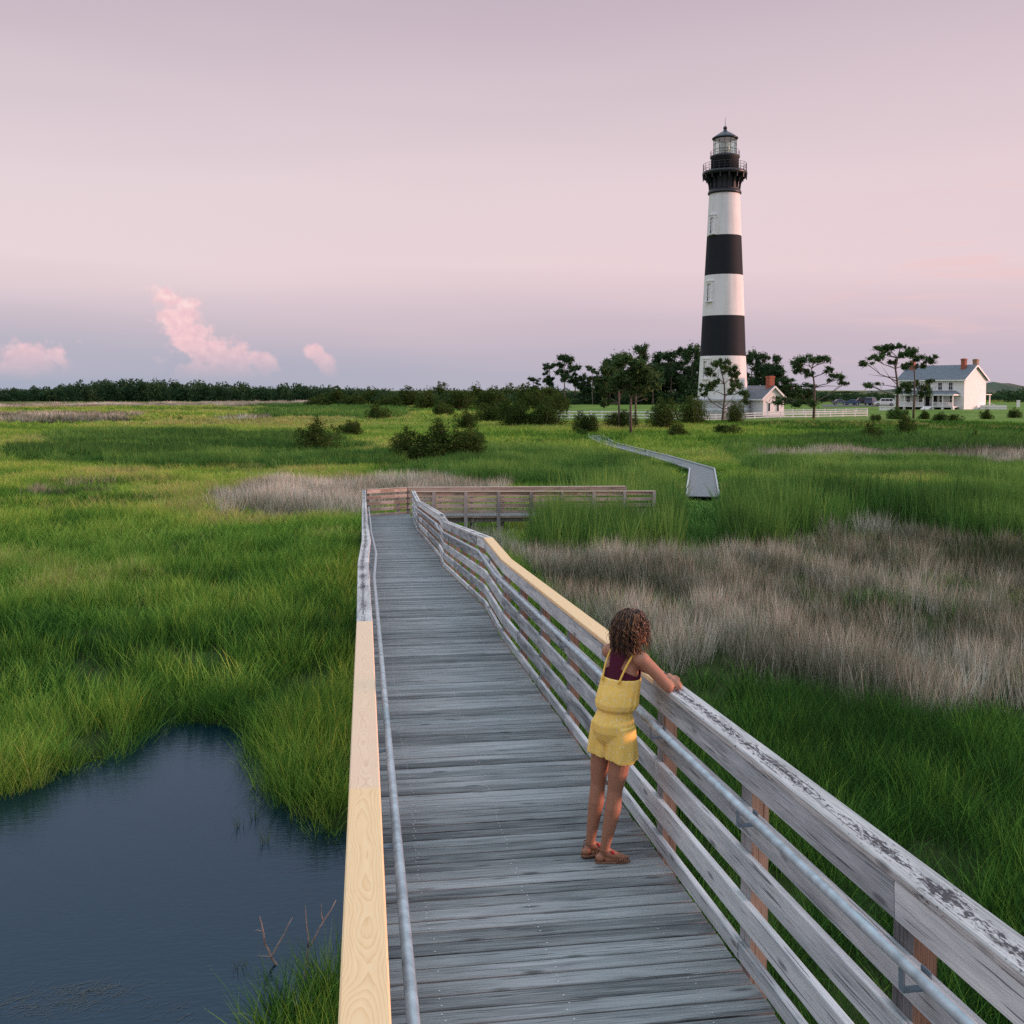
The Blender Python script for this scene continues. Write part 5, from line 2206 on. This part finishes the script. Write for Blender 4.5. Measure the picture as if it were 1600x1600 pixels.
def cloth_material(name, col, dots):
    m, t, b = new_mat(name)
    tc = nn(t, 'ShaderNodeTexCoord')
    n = nn(t, 'ShaderNodeTexNoise')
    n.inputs['Scale'].default_value = 16
    n.inputs['Detail'].default_value = 3
    t.links.new(tc.outputs['Object'], n.inputs['Vector'])
    c = mixc(t, n.outputs[0], tuple(v * .86 for v in col), tuple(min(1, v * 1.1) for v in col))
    if dots:
        vo = nn(t, 'ShaderNodeTexVoronoi')
        vo.inputs['Scale'].default_value = 62
        vo.inputs['Randomness'].default_value = 0.7
        t.links.new(tc.outputs['Object'], vo.inputs['Vector'])
        d = nn(t, 'ShaderNodeMapRange')
        t.links.new(vo.outputs['Distance'], d.inputs[0])
        d.inputs[1].default_value = 0.27
        d.inputs[2].default_value = 0.20
        c = mixc(t, mathn(t, 'MULTIPLY', d.outputs[0], 0.8), c, (0.85, 0.80, 0.62))
    t.links.new(c, b.inputs['Base Color'])
    b.inputs['Roughness'].default_value = 0.85
    b.inputs['Specular IOR Level'].default_value = 0.15
    bp = nn(t, 'ShaderNodeBump')
    bp.inputs['Strength'].default_value = 0.25
    bp.inputs['Distance'].default_value = 0.01
    t.links.new(n.outputs[0], bp.inputs['Height'])
    t.links.new(bp.outputs[0], b.inputs['Normal'])
    return m


M['romper'] = cloth_material('yellow_dotted_cloth', (0.92, 0.62, 0.15), True)
M['strap'] = cloth_material('yellow_strap_cloth', (0.90, 0.58, 0.12), False)
M['maroon'] = cloth_material('maroon_cloth', (0.075, 0.012, 0.028), False)
M['leather'] = plain('sandal_leather', (0.20, 0.10, 0.055), rough=0.6, var=.2, scale=30)
M['red'] = plain('red_tassel', (0.45, 0.02, 0.04), rough=0.8)
M['bead'] = plain('dark_bracelet', (0.03, 0.03, 0.035), rough=0.4)


def hair_material():
    m, t, b = new_mat('brown_curly_hair')
    g = nn(t, 'ShaderNodeNewGeometry')
    r = ramp(t, [(0.0, (0.010, 0.006, 0.004)), (0.45, (0.035, 0.016, 0.008)), (0.75, (0.13, 0.055, 0.02)), (1.0, (0.36, 0.17, 0.06))])
    t.links.new(g.outputs['Random Per Island'], r.inputs[0])
    t.links.new(r.outputs[0], b.inputs['Base Color'])
    b.inputs['Roughness'].default_value = 0.42
    return m


M['hair'] = hair_material()
fp = np.array([1.5, 6.3, 0.0])
for _ in range(12):
    q = on_z(958, 1343, deck_z(fp[1]))
    fp = q
GO = Vector((fp[0], fp[1], deck_z(fp[1])))
GIRL = empty('person', GO, -YAW, 'person with curly brown hair in a yellow dotted romper leaning on the right railing', 'person')
capx = ((1.9285 - GO.x) / math.cos(YAW))                     # rail cap centre line in the local frame at local y = 0
cap_top = 1.101
railx = lambda ly: (1.9285 - GO.x - ly * math.sin(YAW)) / math.cos(YAW)
fr = Vector((.707, .707, 0))
rt_ = Vector((.707, -.707, 0))
MT = Matrix(((rt_.x, fr.x, 0), (rt_.y, fr.y, 0), (0, 0, 1)))      # columns: her right, front, up


def limb(b, pts, rs, n=14):
    b.tube(pts, rs, n)
    for p, r in ((pts[0], rs[0]), (pts[-1], rs[-1])):
        b.ball(p, r * .995, n, 8)


def remesh(o, vox, it=4, fac=.5):
    r = o.modifiers.new('remesh', 'REMESH')
    r.mode = 'VOXEL'
    r.voxel_size = vox
    r.use_smooth_shade = True
    s_ = o.modifiers.new('smooth', 'SMOOTH')
    s_.factor = fac
    s_.iterations = it


V3 = Vector
b = MB()
SH_R, SH_L = V3((.172, -.055, 1.295)), V3((-.015, .150, 1.300))
EL_R = V3((railx(-.10) - .075, -.10, cap_top + .040))
HA_R = V3((railx(.12) - .01, .12, cap_top + .028))
EL_L = V3((railx(.25) - .10, .25, cap_top + .055))
WR_L = V3((railx(.03) - .05, .035, cap_top + .058))
HA_L = V3((railx(-.05) - .030, -.055, cap_top + .062))
HEAD = V3((.125, .065, 1.468))
# legs and feet
limb(b, [(.046, -.046, .86), (.042, -.050, .72), (.022, -.052, .58), (.004, -.05, .47), (-.008, -.060, .36), (-.034, -.056, .22), (-.06, -.047, .09)], [.066, .070, .063, .048, .052, .041, .028])
limb(b, [(-.052, .055, .86), (-.066, .058, .72), (-.084, .058, .58), (-.094, .056, .47), (-.104, .046, .36), (-.124, .046, .22), (-.142, .05, .09)], [.066, .069, .061, .047, .051, .040, .028])
for (ax, ay, dx, dy) in ((-.06, -.047, 1.0, .08), (-.142, .05, .95, .3)):
    d = V3((dx, dy, 0)).normalized()
    s_ = V3((-d.y, d.x, 0))
    a = V3((ax, ay, .09))
    b.ball(a + d * -.028 + V3((0, 0, -.052)), (.031, .031, .030))
    limb(b, [a + V3((0, 0, -.01)), a + d * .045 + V3((0, 0, -.035)), a + d * .115 + V3((0, 0, -.058))], [.031, .030, .021], 12)
    limb(b, [a + d * .02 + V3((0, 0, -.062)), a + d * .12 + V3((0, 0, -.066))], [.024, .022], 10)
    for j in range(5):
        q = a + d * (.118 - .006 * j) + s_ * (.026 - .0125 * j) + V3((0, 0, -.067))
        limb(b, [q, q + d * (.036 - .004 * j)], [.0105 - .0008 * j, .009 - .0008 * j], 8)
# trunk
b.ball((-.006, .004, .875), (.116, .094, .10), 20, 14, M=MT)
b.ball((.012, .012, 1.03), (.096, .074, .14), 20, 14, M=MT)
b.ball((.052, .032, 1.17), (.120, .085, .15), 20, 14, M=MT)
b.ball((.074, .046, 1.265), (.125, .068, .075), 20, 14, M=MT)
limb(b, [SH_L, V3((.078, .048, 1.315)), SH_R], [.050, .052, .050])
limb(b, [(.082, .046, 1.31), (.100, .056, 1.38), (.118, .064, 1.43)], [.052, .043, .042])
# head: skull, jaw, nose, ears
face = V3((.975, .22, 0)).normalized()
fside = V3((face.y, -face.x, 0))
b.ball(HEAD + V3((0, 0, .025)), (.073, .088, .088), 18, 14, M=Matrix(((fside.x, face.x, 0), (fside.y, face.y, 0), (0, 0, 1))))
b.ball(HEAD + face * .026 + V3((0, 0, -.045)), (.052, .058, .060), 16, 12, M=Matrix(((fside.x, face.x, 0), (fside.y, face.y, 0), (0, 0, 1))))
limb(b, [HEAD + face * .083 + V3((0, 0, .015)), HEAD + face * .098 + V3((0, 0, -.018))], [.008, .012], 8)
b.ball(HEAD + face * .080 + V3((0, 0, -.048)), (.02, .012, .012))
b.ball(HEAD + face * .070 + V3((0, 0, -.088)), (.022, .02, .016))
for sg in (-1, 1):
    b.ball(HEAD + fside * sg * .074 + V3((0, 0, -.005)), (.011, .02, .03))
# arms
limb(b, [SH_R, SH_R.lerp(EL_R, .5) + V3((0, 0, .006)), EL_R], [.046, .040, .036])
limb(b, [EL_R, EL_R.lerp(HA_R, .4) + V3((0, 0, .004)), HA_R + V3((0, -.035, .002))], [.036, .034, .023])
limb(b, [SH_L, SH_L.lerp(EL_L, .5), EL_L], [.046, .039, .035])
limb(b, [EL_L, EL_L.lerp(WR_L, .45) + V3((0, 0, .006)), WR_L], [.035, .034, .022])


def hand(b, wrist, tip_dir, palm_dn, thumb_side):
    d = tip_dir.normalized()
    n = palm_dn.normalized()
    s_ = d.cross(n).normalized() * thumb_side
    limb(b, [wrist, wrist + d * .03, wrist + d * .075], [.021, .024, .024], 10)
    b.ball(wrist + d * .05 + s_ * .014, (.022, .022, .017))
    b.ball(wrist + d * .05 - s_ * .016, (.020, .022, .016))
    for j in range(4):
        o = wrist + d * (.078 - .004 * abs(j - 1)) + s_ * (.027 - .018 * j)
        L1 = (.034, .038, .036, .028)[j]
        p1 = o + d * L1 + n * .006
        p2 = p1 + (d * .6 + n * .8).normalized() * L1 * .72
        p3 = p2 + (d * .25 + n * 1.0).normalized() * L1 * .55
        limb(b, [o, p1, p2, p3], [.0098, .0092, .0085, .0072], 8)
    t0 = wrist + d * .022 + s_ * .022
    t1 = t0 + (d * .6 + s_ * .75 + n * .2).normalized() * .034
    t2 = t1 + (d * .85 + s_ * .1 + n * .45).normalized() * .03
    limb(b, [t0, t1, t2], [.0125, .0105, .0085], 8)


hand(b, WR_L, HA_L - WR_L, V3((.45, -.1, -.9)), 1)
hand(b, HA_R + V3((0, -.03, 0)), V3((.15, 1, 0)), V3((0, 0, -1)), -1)
body = b.build('body', M['skin'], GIRL, True)
remesh(body, .0052, 5, .45)


def ring_loft(b, rings, n, wave, close=True):
    """rings: (centre, lateral radius, front radius)"""
    base = len(b.v)
    vs_ = []
    for i, (c, ra, rb) in enumerate(rings):
        for j in range(n):
            a = 2 * PI * j / n
            f = 1 + wave[0] * wave[2][i] * math.sin(a * wave[1] + i * .25) * (0.4 + .6 * math.sin(a * 3 + 1.3))
            vs_.append(MT @ V3((ra * f * math.cos(a), rb * f * math.sin(a), 0)) + V3(c))
    fs_ = []
    for i in range(len(rings) - 1):
        for j in range(n):
            j2 = (j + 1) % n
            fs_.append((i * n + j, i * n + j2, (i + 1) * n + j2, (i + 1) * n + j))
    if close:
        fs_.append(tuple(range(n - 1, -1, -1)))
        fs_.append(tuple(range((len(rings) - 1) * n, len(rings) * n)))
    b.add(vs_, fs_)


b = MB()
ring_loft(b, [((.008, .005, .945), .112, .098), ((.010, .006, .966), .114, .100), ((.014, .008, .985), .136, .118), ((.020, .011, 1.015), .144, .124), ((.030, .018, 1.07), .141, .118),
              ((.043, .026, 1.13), .139, .108), ((.050, .030, 1.172), .137, .106)], 72, (.045, 17, (.6, .8, 1, 1, .7, .35, .1)))
ring_loft(b, [((-.008, .002, .745), .085, .075), ((-.006, .002, .79), .118, .104), ((-.004, .002, .84), .137, .121), ((-.002, .003, .89), .138, .122), ((.004, .005, .935), .122, .106), ((.010, .006, .966), .112, .098)], 72, (.04, 19, (1, 1, 1, 1, .8, .5)))


def leg_tube(b, a, c, r0, r1, n=36):
    a, c = V3(a), V3(c)
    vs_ = []
    m = 6
    for i in range(m + 1):
        t = i / m
        p = a.lerp(c, t)
        r = r0 + (r1 - r0) * t
        for j in range(n):
            an = 2 * PI * j / n
            f = 1 + .06 * t * math.sin(an * 7 + i * .3) + .03 * math.sin(an * 4 + 1)
            vs_.append(p + V3((math.cos(an) * r * f, math.sin(an) * r * f, .010 * math.sin(an * 2 + 1) * t)))
    fs_ = [(i * n + j, (i + 1) * n + j, (i + 1) * n + (j + 1) % n, i * n + (j + 1) % n) for i in range(m) for j in range(n)]
    fs_ += [tuple(range(n)), tuple(range((m + 1) * n - 1, m * n - 1, -1))]
    b.add(vs_, fs_)


leg_tube(b, (.042, -.044, .88), (.043, -.050, .668), .088, .104)
leg_tube(b, (-.048, .050, .88), (-.066, .056, .678), .088, .100)
rom = b.build('romper', M['romper'], GIRL, True)
remesh(rom, .0050, 4, .45)
b = MB()
for pts in ([(.02, -.088, 1.155), (.055, -.085, 1.24), (.108, -.060, 1.325), (.132, -.022, 1.352), (.152, .022, 1.32), (.155, .06, 1.22), (.14, .08, 1.15)],
            [(-.075, -.005, 1.155), (-.055, .035, 1.24), (-.015, .085, 1.325), (.012, .115, 1.350), (.05, .14, 1.31), (.08, .15, 1.22), (.075, .145, 1.15)]):
    P = [V3(p) for p in pts]
    fine = []
    for i in range(len(P) - 1):
        for q in range(4):
            fine.append(P[i].lerp(P[i + 1], q / 4))
    fine.append(P[-1])
    for _ in range(3):
        fine = [fine[0]] + [(fine[i - 1] + fine[i] * 2 + fine[i + 1]) / 4 for i in range(1, len(fine) - 1)] + [fine[-1]]
    b.tube(fine, .0065, 8)
b.build('shoulder_strap', M['strap'], GIRL, True)
# maroon racerback top: a thin shell over the upper back and chest
b = MB()
rows_ = []
NTH = 40
for i in range(15):
    t = i / 14
    z = 1.145 + t * .190
    c = V3((.045 + .034 * t, .028 + .019 * t, z))
    ra = .128 + .002 * t
    rb = .097 - .014 * t
    if t > .55:
        rb -= .02 * (t - .55)
    # half angle of cloth left about the spine (and the same in front)
    half = PI / 2 if z < 1.185 else max(.20, (PI / 2) * (1 - (z - 1.185) / .05 * .80)) if z < 1.235 else .33 + (z - 1.235) * 2.0
    rows_.append((c, ra, rb, half))
for side in (-1, 1):
    vs_ = []
    for c, ra, rb, half in rows_:
        for j in range(13):
            a = side * PI / 2 + (j / 12 * 2 - 1) * half
            vs_.append(MT @ V3((ra * math.cos(a), rb * math.sin(a), 0)) + c)
    fs_ = [(i * 13 + j, i * 13 + j + 1, (i + 1) * 13 + j + 1, (i + 1) * 13 + j) for i in range(14) for j in range(12)]
    b.add(vs_, fs_)
top = b.build('undershirt', M['maroon'], GIRL, True)
sm = top.modifiers.new('solid', 'SOLIDIFY')
sm.thickness = .006
sm.offset = 0
# hair: inner mass and curls
rgh = random.Random(12)
b = MB()
HC = HEAD + V3((-.010, -.004, .010))
for i in range(26):
    a = rgh.uniform(0, 2 * PI)
    z = rgh.uniform(-.10, .07)
    rr2 = .058 * math.sqrt(max(.1, 1 - (z / .14) ** 2))
    d = V3((math.cos(a), math.sin(a), 0))
    if d.dot(face) > .30 and z < .06:
        continue
    b.ball(HC + d * rr2 + V3((0, 0, z)), rgh.uniform(.030, .040), 10, 8)
b.ball(HC + face * .002 + V3((0, 0, .034)), (.076, .079, .072), 16, 12)
for i in range(1700):
    u = V3((rgh.gauss(0, 1), rgh.gauss(0, 1), rgh.gauss(.5, .9)))
    u.normalize()
    if u.z < -.35:
        continue
    hd = V3((u.x, u.y, 0))
    hd = hd.normalized() if hd.length > .01 else -face
    if hd.dot(face) > .30 and u.z < .66:
        continue
    root_ = HC + V3((u.x * .078, u.y * .082, u.z * .080 + .030))
    fly = rgh.random() < .10
    Ls = rgh.uniform(.11, .235) * (1.0 if u.z < .6 else 1.12)
    spread = rgh.uniform(.008, .044) + (.020 if fly else 0)
    tr_ = rgh.uniform(1.8, 5.0)
    ph = rgh.uniform(0, 6.28)
    cr = rgh.uniform(.005, .013)
    pts = []
    m = 17
    if hd.dot(face) > .0:
        hd = (hd - face * .8).normalized()
    sd_ = hd.cross(V3((0, 0, 1)))
    drift = sd_ * rgh.uniform(-.03, .03)
    for j in range(m):
        t = j / (m - 1)
        out = math.sin(min(1, t * 1.5) * PI / 2) * spread + max(0, u.z) * .052 * min(1, t * 2)
        p = root_ + hd * out + drift * t + V3((0, 0, -Ls * t ** 1.15 + .020 * math.sin(min(1, t * 3) * PI)))
        cw = cr * min(1, t * 2.5)
        p += sd_ * math.cos(tr_ * 6.28 * t + ph) * cw + hd * math.sin(tr_ * 6.28 * t + ph) * cw
        pts.append(p)
    r0 = .0016 if fly else rgh.uniform(.0022, .0036)
    b.tube(pts, [r0 * (1 - .6 * j / (m - 1)) for j in range(m)], 3, caps=False)
b.build('hair', M['hair'], GIRL, True)
# sandals
for (ax, ay, dx, dy) in ((-.06, -.047, 1.0, .08), (-.142, .05, .95, .3)):
    d = V3((dx, dy, 0)).normalized()
    s_ = V3((-d.y, d.x, 0))
    a = V3((ax, ay, 0))
    b = MB()
    out = [(-.062, .0), (-.055, .022), (-.02, .029), (.05, .034), (.11, .041), (.145, .034), (.165, .012), (.163, -.010), (.14, -.030), (.10, -.037), (.04, -.031), (-.02, -.029), (-.055, -.022)]
    n_ = len(out)
    vs_ = [a + d * x + s_ * y + V3((0, 0, .002)) for x, y in out] + [a + d * x + s_ * y + V3((0, 0, .016)) for x, y in out]
    b.add(vs_, [tuple(range(n_)), tuple(range(2 * n_ - 1, n_ - 1, -1))] + [(i, n_ + i, n_ + (i + 1) % n_, (i + 1) % n_) for i in range(n_)])

    def arch(x0, x1, w, h, r=.0045):
        pts = [a + d * (x0 + (x1 - x0) * t) + s_ * (w * math.cos(PI * t)) + V3((0, 0, .014 + h * math.sin(PI * t))) for t in [k_ / 12 for k_ in range(13)]]
        b.tube(pts, r, 6)
    for k_ in range(4):
        arch(.085 + .016 * k_, .075 + .016 * k_, .037, .042 - .006 * k_)
    pts = [a + d * (math.cos(t_ * 2 * PI) * .038 - .004) + s_ * math.sin(t_ * 2 * PI) * .034 + V3((0, 0, .088 - .008 * math.cos(t_ * 2 * PI))) for t_ in [k_ / 20 for k_ in range(21)]]
    b.tube(pts, .0042, 6)
    b.tube([a + d * -.058 + V3((0, 0, .012)), a + d * -.05 + V3((0, 0, .05)), a + d * -.042 + V3((0, 0, .085))], .004, 6)
    b.tube([a + d * .036 + V3((0, 0, .08)), a + d * .07 + V3((0, 0, .062)), a + d * .10 + V3((0, 0, .05))], .004, 6)
    sandal = b.build('sandal', M['leather'], GIRL, True)
    b = MB()
    for k_ in range(7):
        b.ball(a + d * (.045 + .004 * (k_ % 3)) - s_ * (.022 - .004 * (k_ // 3)) + V3((0, 0, .078 - .004 * k_)), .009, 8, 6)
    b.build('tassel', M['red'], sandal, True)
b = MB()
dv = (EL_L - WR_L).normalized()
cw_ = WR_L + dv * .012
s1_ = dv.cross(V3((0, 0, 1))).normalized()
s2_ = s1_.cross(dv)
for q in range(2):
    b.tube([cw_ + dv * q * .011 + (s1_ * math.cos(t_) + s2_ * math.sin(t_)) * .0255 for t_ in [2 * PI * k_ / 18 for k_ in range(19)]], .0042, 6, caps=False)
b.build('bracelet', M['bead'], GIRL, True)

# ------------------------------------------------------------------ parked cars
M['tyre'] = plain('tyre_rubber', (0.02, 0.02, 0.02), rough=0.8)
M['rim'] = plain('wheel_rim', (0.5, 0.5, 0.52), rough=0.3, metal=0.8)
M['lamp'] = plain('lamp_glass', (0.7, 0.7, 0.68), rough=0.15)
M['tail'] = plain('tail_lamp', (0.35, 0.02, 0.02), rough=0.3)


def car(x, y, Z, rz, kind, col, label):
    o_, r_ = thing_frame(x, y, Z)
    o_.z += .17
    root = empty('parked_car', o_, r_ + rz, label, 'car', 'cars parked behind the lawn')
    paint = plain('car_paint', col, rough=0.25)
    Lc, Wc, hb, ht = {'suv': (4.7, 1.86, 1.02, 1.76), 'sedan': (4.6, 1.8, .92, 1.43), 'pickup': (5.4, 1.92, 1.05, 1.82), 'van': (4.9, 1.95, 1.1, 1.9)}[kind]
    h = Lc / 2
    cab = {'suv': [(-h + .12, hb), (-h + .45, ht - .06), (-h + .9, ht), (.35, ht), (.75, ht - .08), (1.25, hb)],
           'sedan': [(-h + .75, hb), (-h + 1.35, ht - .03), (-.1, ht), (.25, ht - .03), (1.05, hb)],
           'pickup': [(-.75, hb), (-.6, ht - .06), (-.2, ht), (.6, ht), (.85, ht - .07), (1.35, hb)],
           'van': [(-h + .1, hb), (-h + .3, ht - .05), (-h + .7, ht), (.7, ht), (1.1, ht - .1), (1.75, hb)]}[kind]
    prof = [(-h, .38), (-h - .02, .62), (-h + .05, hb - .06), (-h + .1, hb)] + cab[0:1] + [(cab[-1][0], hb), (h - .35, hb - .10), (h - .06, hb - .26), (h, .6), (h - .04, .36)]
    b = MB()

    def slab(pr, w0, w1, zmid, mi=0):
        n = len(pr)
        vs_ = []
        for sg in (-1, 1):
            for px_, pz in pr:
                w = w0 if pz <= zmid else w1
                vs_.append((px_, sg * w, pz))
        f = [(i, (i + 1) % n, n + (i + 1) % n, n + i) for i in range(n)]
        b.add(vs_, f + [tuple(range(n - 1, -1, -1)), tuple(range(n, 2 * n))], mi)
    slab(prof, Wc / 2, Wc / 2 - .04, .7)
    b.build('body', paint, root)
    b = MB()
    slab(cab, Wc / 2 - .06, Wc / 2 - .2, hb + .01)
    cabin = b.build('cabin', paint, root)
    # glass a little proud of the cabin sides
    cx0, cx1 = cab[0][0], cab[-1][0]
    for sg in (-1, 1):
        b = MB()
        n_w = 3 if kind in ('suv', 'van') else 2
        lo_, hi_ = cab[1][0] + .12, cab[-2][0] + .02
        for i in range(n_w):
            a0 = lo_ + (hi_ - lo_) * i / n_w + .05
            a1 = lo_ + (hi_ - lo_) * (i + 1) / n_w - .04
            yb_, yt_ = Wc / 2 - .05, Wc / 2 - .175
            b.add([(a0 - .05, sg * (yb_ - .02), hb + .08), (a1 + (.14 if i == n_w - 1 else 0), sg * (yb_ - .02), hb + .08), (a1, sg * (yt_ + .012), ht - .13), (a0, sg * (yt_ + .012), ht - .13)],
                  [(0, 1, 2, 3) if sg < 0 else (3, 2, 1, 0)])
        b.build('side_window', M['pane'], cabin)
    for (xa, za), (xb_, zb), nm in ((cab[-1], cab[-2], 'windscreen'), (cab[0], cab[1], 'rear_window')):
        b = MB()
        sgn = .02 if nm == 'windscreen' else -.02
        b.add([(xa + sgn, -Wc / 2 + .14, za + .05), (xa + sgn, Wc / 2 - .14, za + .05), (xb_ + sgn, Wc / 2 - .26, zb - .03), (xb_ + sgn, -Wc / 2 + .26, zb - .03)], [(0, 1, 2, 3)])
        b.build(nm, M['pane'], cabin)
    for sx in (-1, 1):
        for sy in (-1, 1):
            b = MB()
            b.tube([(sx * (h - .85), sy * (Wc / 2 - .2), .34), (sx * (h - .85), sy * (Wc / 2 + .02), .34)], .34, 18)
            wh = b.build('wheel', M['tyre'], root)
            b = MB()
            b.tube([(sx * (h - .85), sy * (Wc / 2 + .015), .34), (sx * (h - .85), sy * (Wc / 2 + .035), .34)], .2, 14)
            b.build('rim', M['rim'], wh)
    for sy in (-1, 1):
        b = MB()
        b.box(h - .12, h + .015, sy * (Wc / 2 - .3) - .2, sy * (Wc / 2 - .3) + .2, .62, .78)
        b.build('headlight', M['lamp'], root)
        b = MB()
        b.box(-h - .03, -h + .08, sy * (Wc / 2 - .2) - .12, sy * (Wc / 2 - .2) + .12, .7, .9)
        b.build('tail_light', M['tail'], root)


car(1382, 634, 244, R(184), 'suv', (0.78, 0.76, 0.74), 'white car parked nearest the house, rightmost of the row')
car(1361, 633, 249, R(75), 'van', (0.045, 0.08, 0.14), 'tall blue car parked just left of the white one')
car(1347, 632.5, 252, R(186), 'pickup', (0.03, 0.035, 0.045), 'black pickup in the middle of the parked row')
car(1330, 632.5, 250, R(178), 'sedan', (0.04, 0.07, 0.14), 'dark blue saloon parked left of the black pickup')
car(1314, 631.5, 256, R(8), 'sedan', (0.12, 0.13, 0.15), 'grey saloon at the left end of the parked row')

# ------------------------------------------------------------------ things in the pond
def branch(root_px, paths, label):
    p = on_z(root_px[0], root_px[1], WATER_Z)
    Z = depth_of(p)
    root = empty('dead_branch', (p[0], p[1], WATER_Z), 0, label, 'branch', 'dead branches in the pond')
    rg = random.Random(root_px[0])
    b = MB()
    for i, (pl, r0) in enumerate(paths):
        pts = []
        for j, (x, y) in enumerate(pl):
            q = at_depth(x, y, Z + (0 if j == 0 and i == 0 else rg.uniform(-.06, .06)))
            pts.append(V3(q) - root.location)
        if i == 0:
            pts[0].z -= .12
        fine = []
        for a, c in zip(pts[:-1], pts[1:]):
            for t in (0, .33, .66):
                fine.append(a.lerp(c, t) + V3((rg.uniform(-.008, .008), rg.uniform(-.008, .008), rg.uniform(-.005, .005))))
        fine.append(pts[-1])
        n = len(fine)
        b.tube(fine, [r0 * (1 - .7 * k_ / (n - 1)) for k_ in range(n)], 6)
    b.build('twigs', M['deadwood'], root, True)


branch((446, 1509), [([(446, 1510), (424, 1496), (414, 1475), (409, 1449), (406, 1432)], .017), ([(424, 1496), (438, 1470), (457, 1434)], .011), ([(424, 1496), (412, 1494), (401, 1494)], .008),
                     ([(410, 1455), (397, 1454)], .006)], 'forked dead branch sticking out of the pond, the left one')
branch((471, 1537), [([(471, 1538), (478, 1505), (482, 1481), (500, 1450), (525, 1406)], .014), ([(482, 1481), (479, 1450), (477, 1415)], .009), ([(505, 1442), (503, 1425), (501, 1412)], .006),
                     ([(478, 1500), (492, 1512), (500, 1522)], .006)], 'slim dead branch sticking out of the pond next to the railing')


def water_tuft(x, y, h, label, seed):
    p = on_z(x, y, WATER_Z)
    me = tuft_mesh('grass_tuft', M['lone'], 16, .06, h, .5, .25, .25, .007, seed)
    o = share('grass_tuft', me, None, (p[0], p[1], WATER_Z - .02))
    tag(o, label, 'grass tuft', 'grass tufts standing in the pond')


M['lone'] = plain('tuft_green', (0.07, 0.12, 0.03), rough=.8)
water_tuft(374, 1292, .34, 'small lone grass tuft standing in open water of the pond', 61)
water_tuft(398, 1278, .42, 'loose grass tuft in the pond close to the right bank', 62)
water_tuft(416, 1318, .36, 'thin grass tuft in the pond nearest the right bank', 63)
water_tuft(374, 1512, .22, 'thin dead stalks in the pond left of the forked branch', 64)
rg = np.random.default_rng(4)
wv, wf = [], []
for (cx, cy_, sx, sy, n) in ((70, 1568, 95, 22, 120), (150, 1545, 70, 14, 70), (270, 1580, 30, 16, 14)):
    for i in range(n):
        x, y = cx + rg.normal() * sx * .6, cy_ + rg.normal() * sy * .6
        p = on_z(x, y, WATER_Z + .004)
        a = rg.normal() * .5 + .5
        l = .03 + .11 * rg.random()
        w = .0018
        d = np.array([math.cos(a), math.sin(a), 0]) * l
        s_ = np.array([-math.sin(a), math.cos(a), 0]) * w
        o = len(wv)
        wv += [p - d - s_, p - d + s_, p + d + s_, p + d - s_]
        wf += [o, o + 1, o + 2, o + 3]
tag(np_mesh('floating_weed', np.array(wv), np.array(wf), 4, plain('pond_weed', (0.10, 0.11, 0.10), rough=.6)), 'thin strands of weed floating at the near end of the pond', 'weed', kind='stuff')
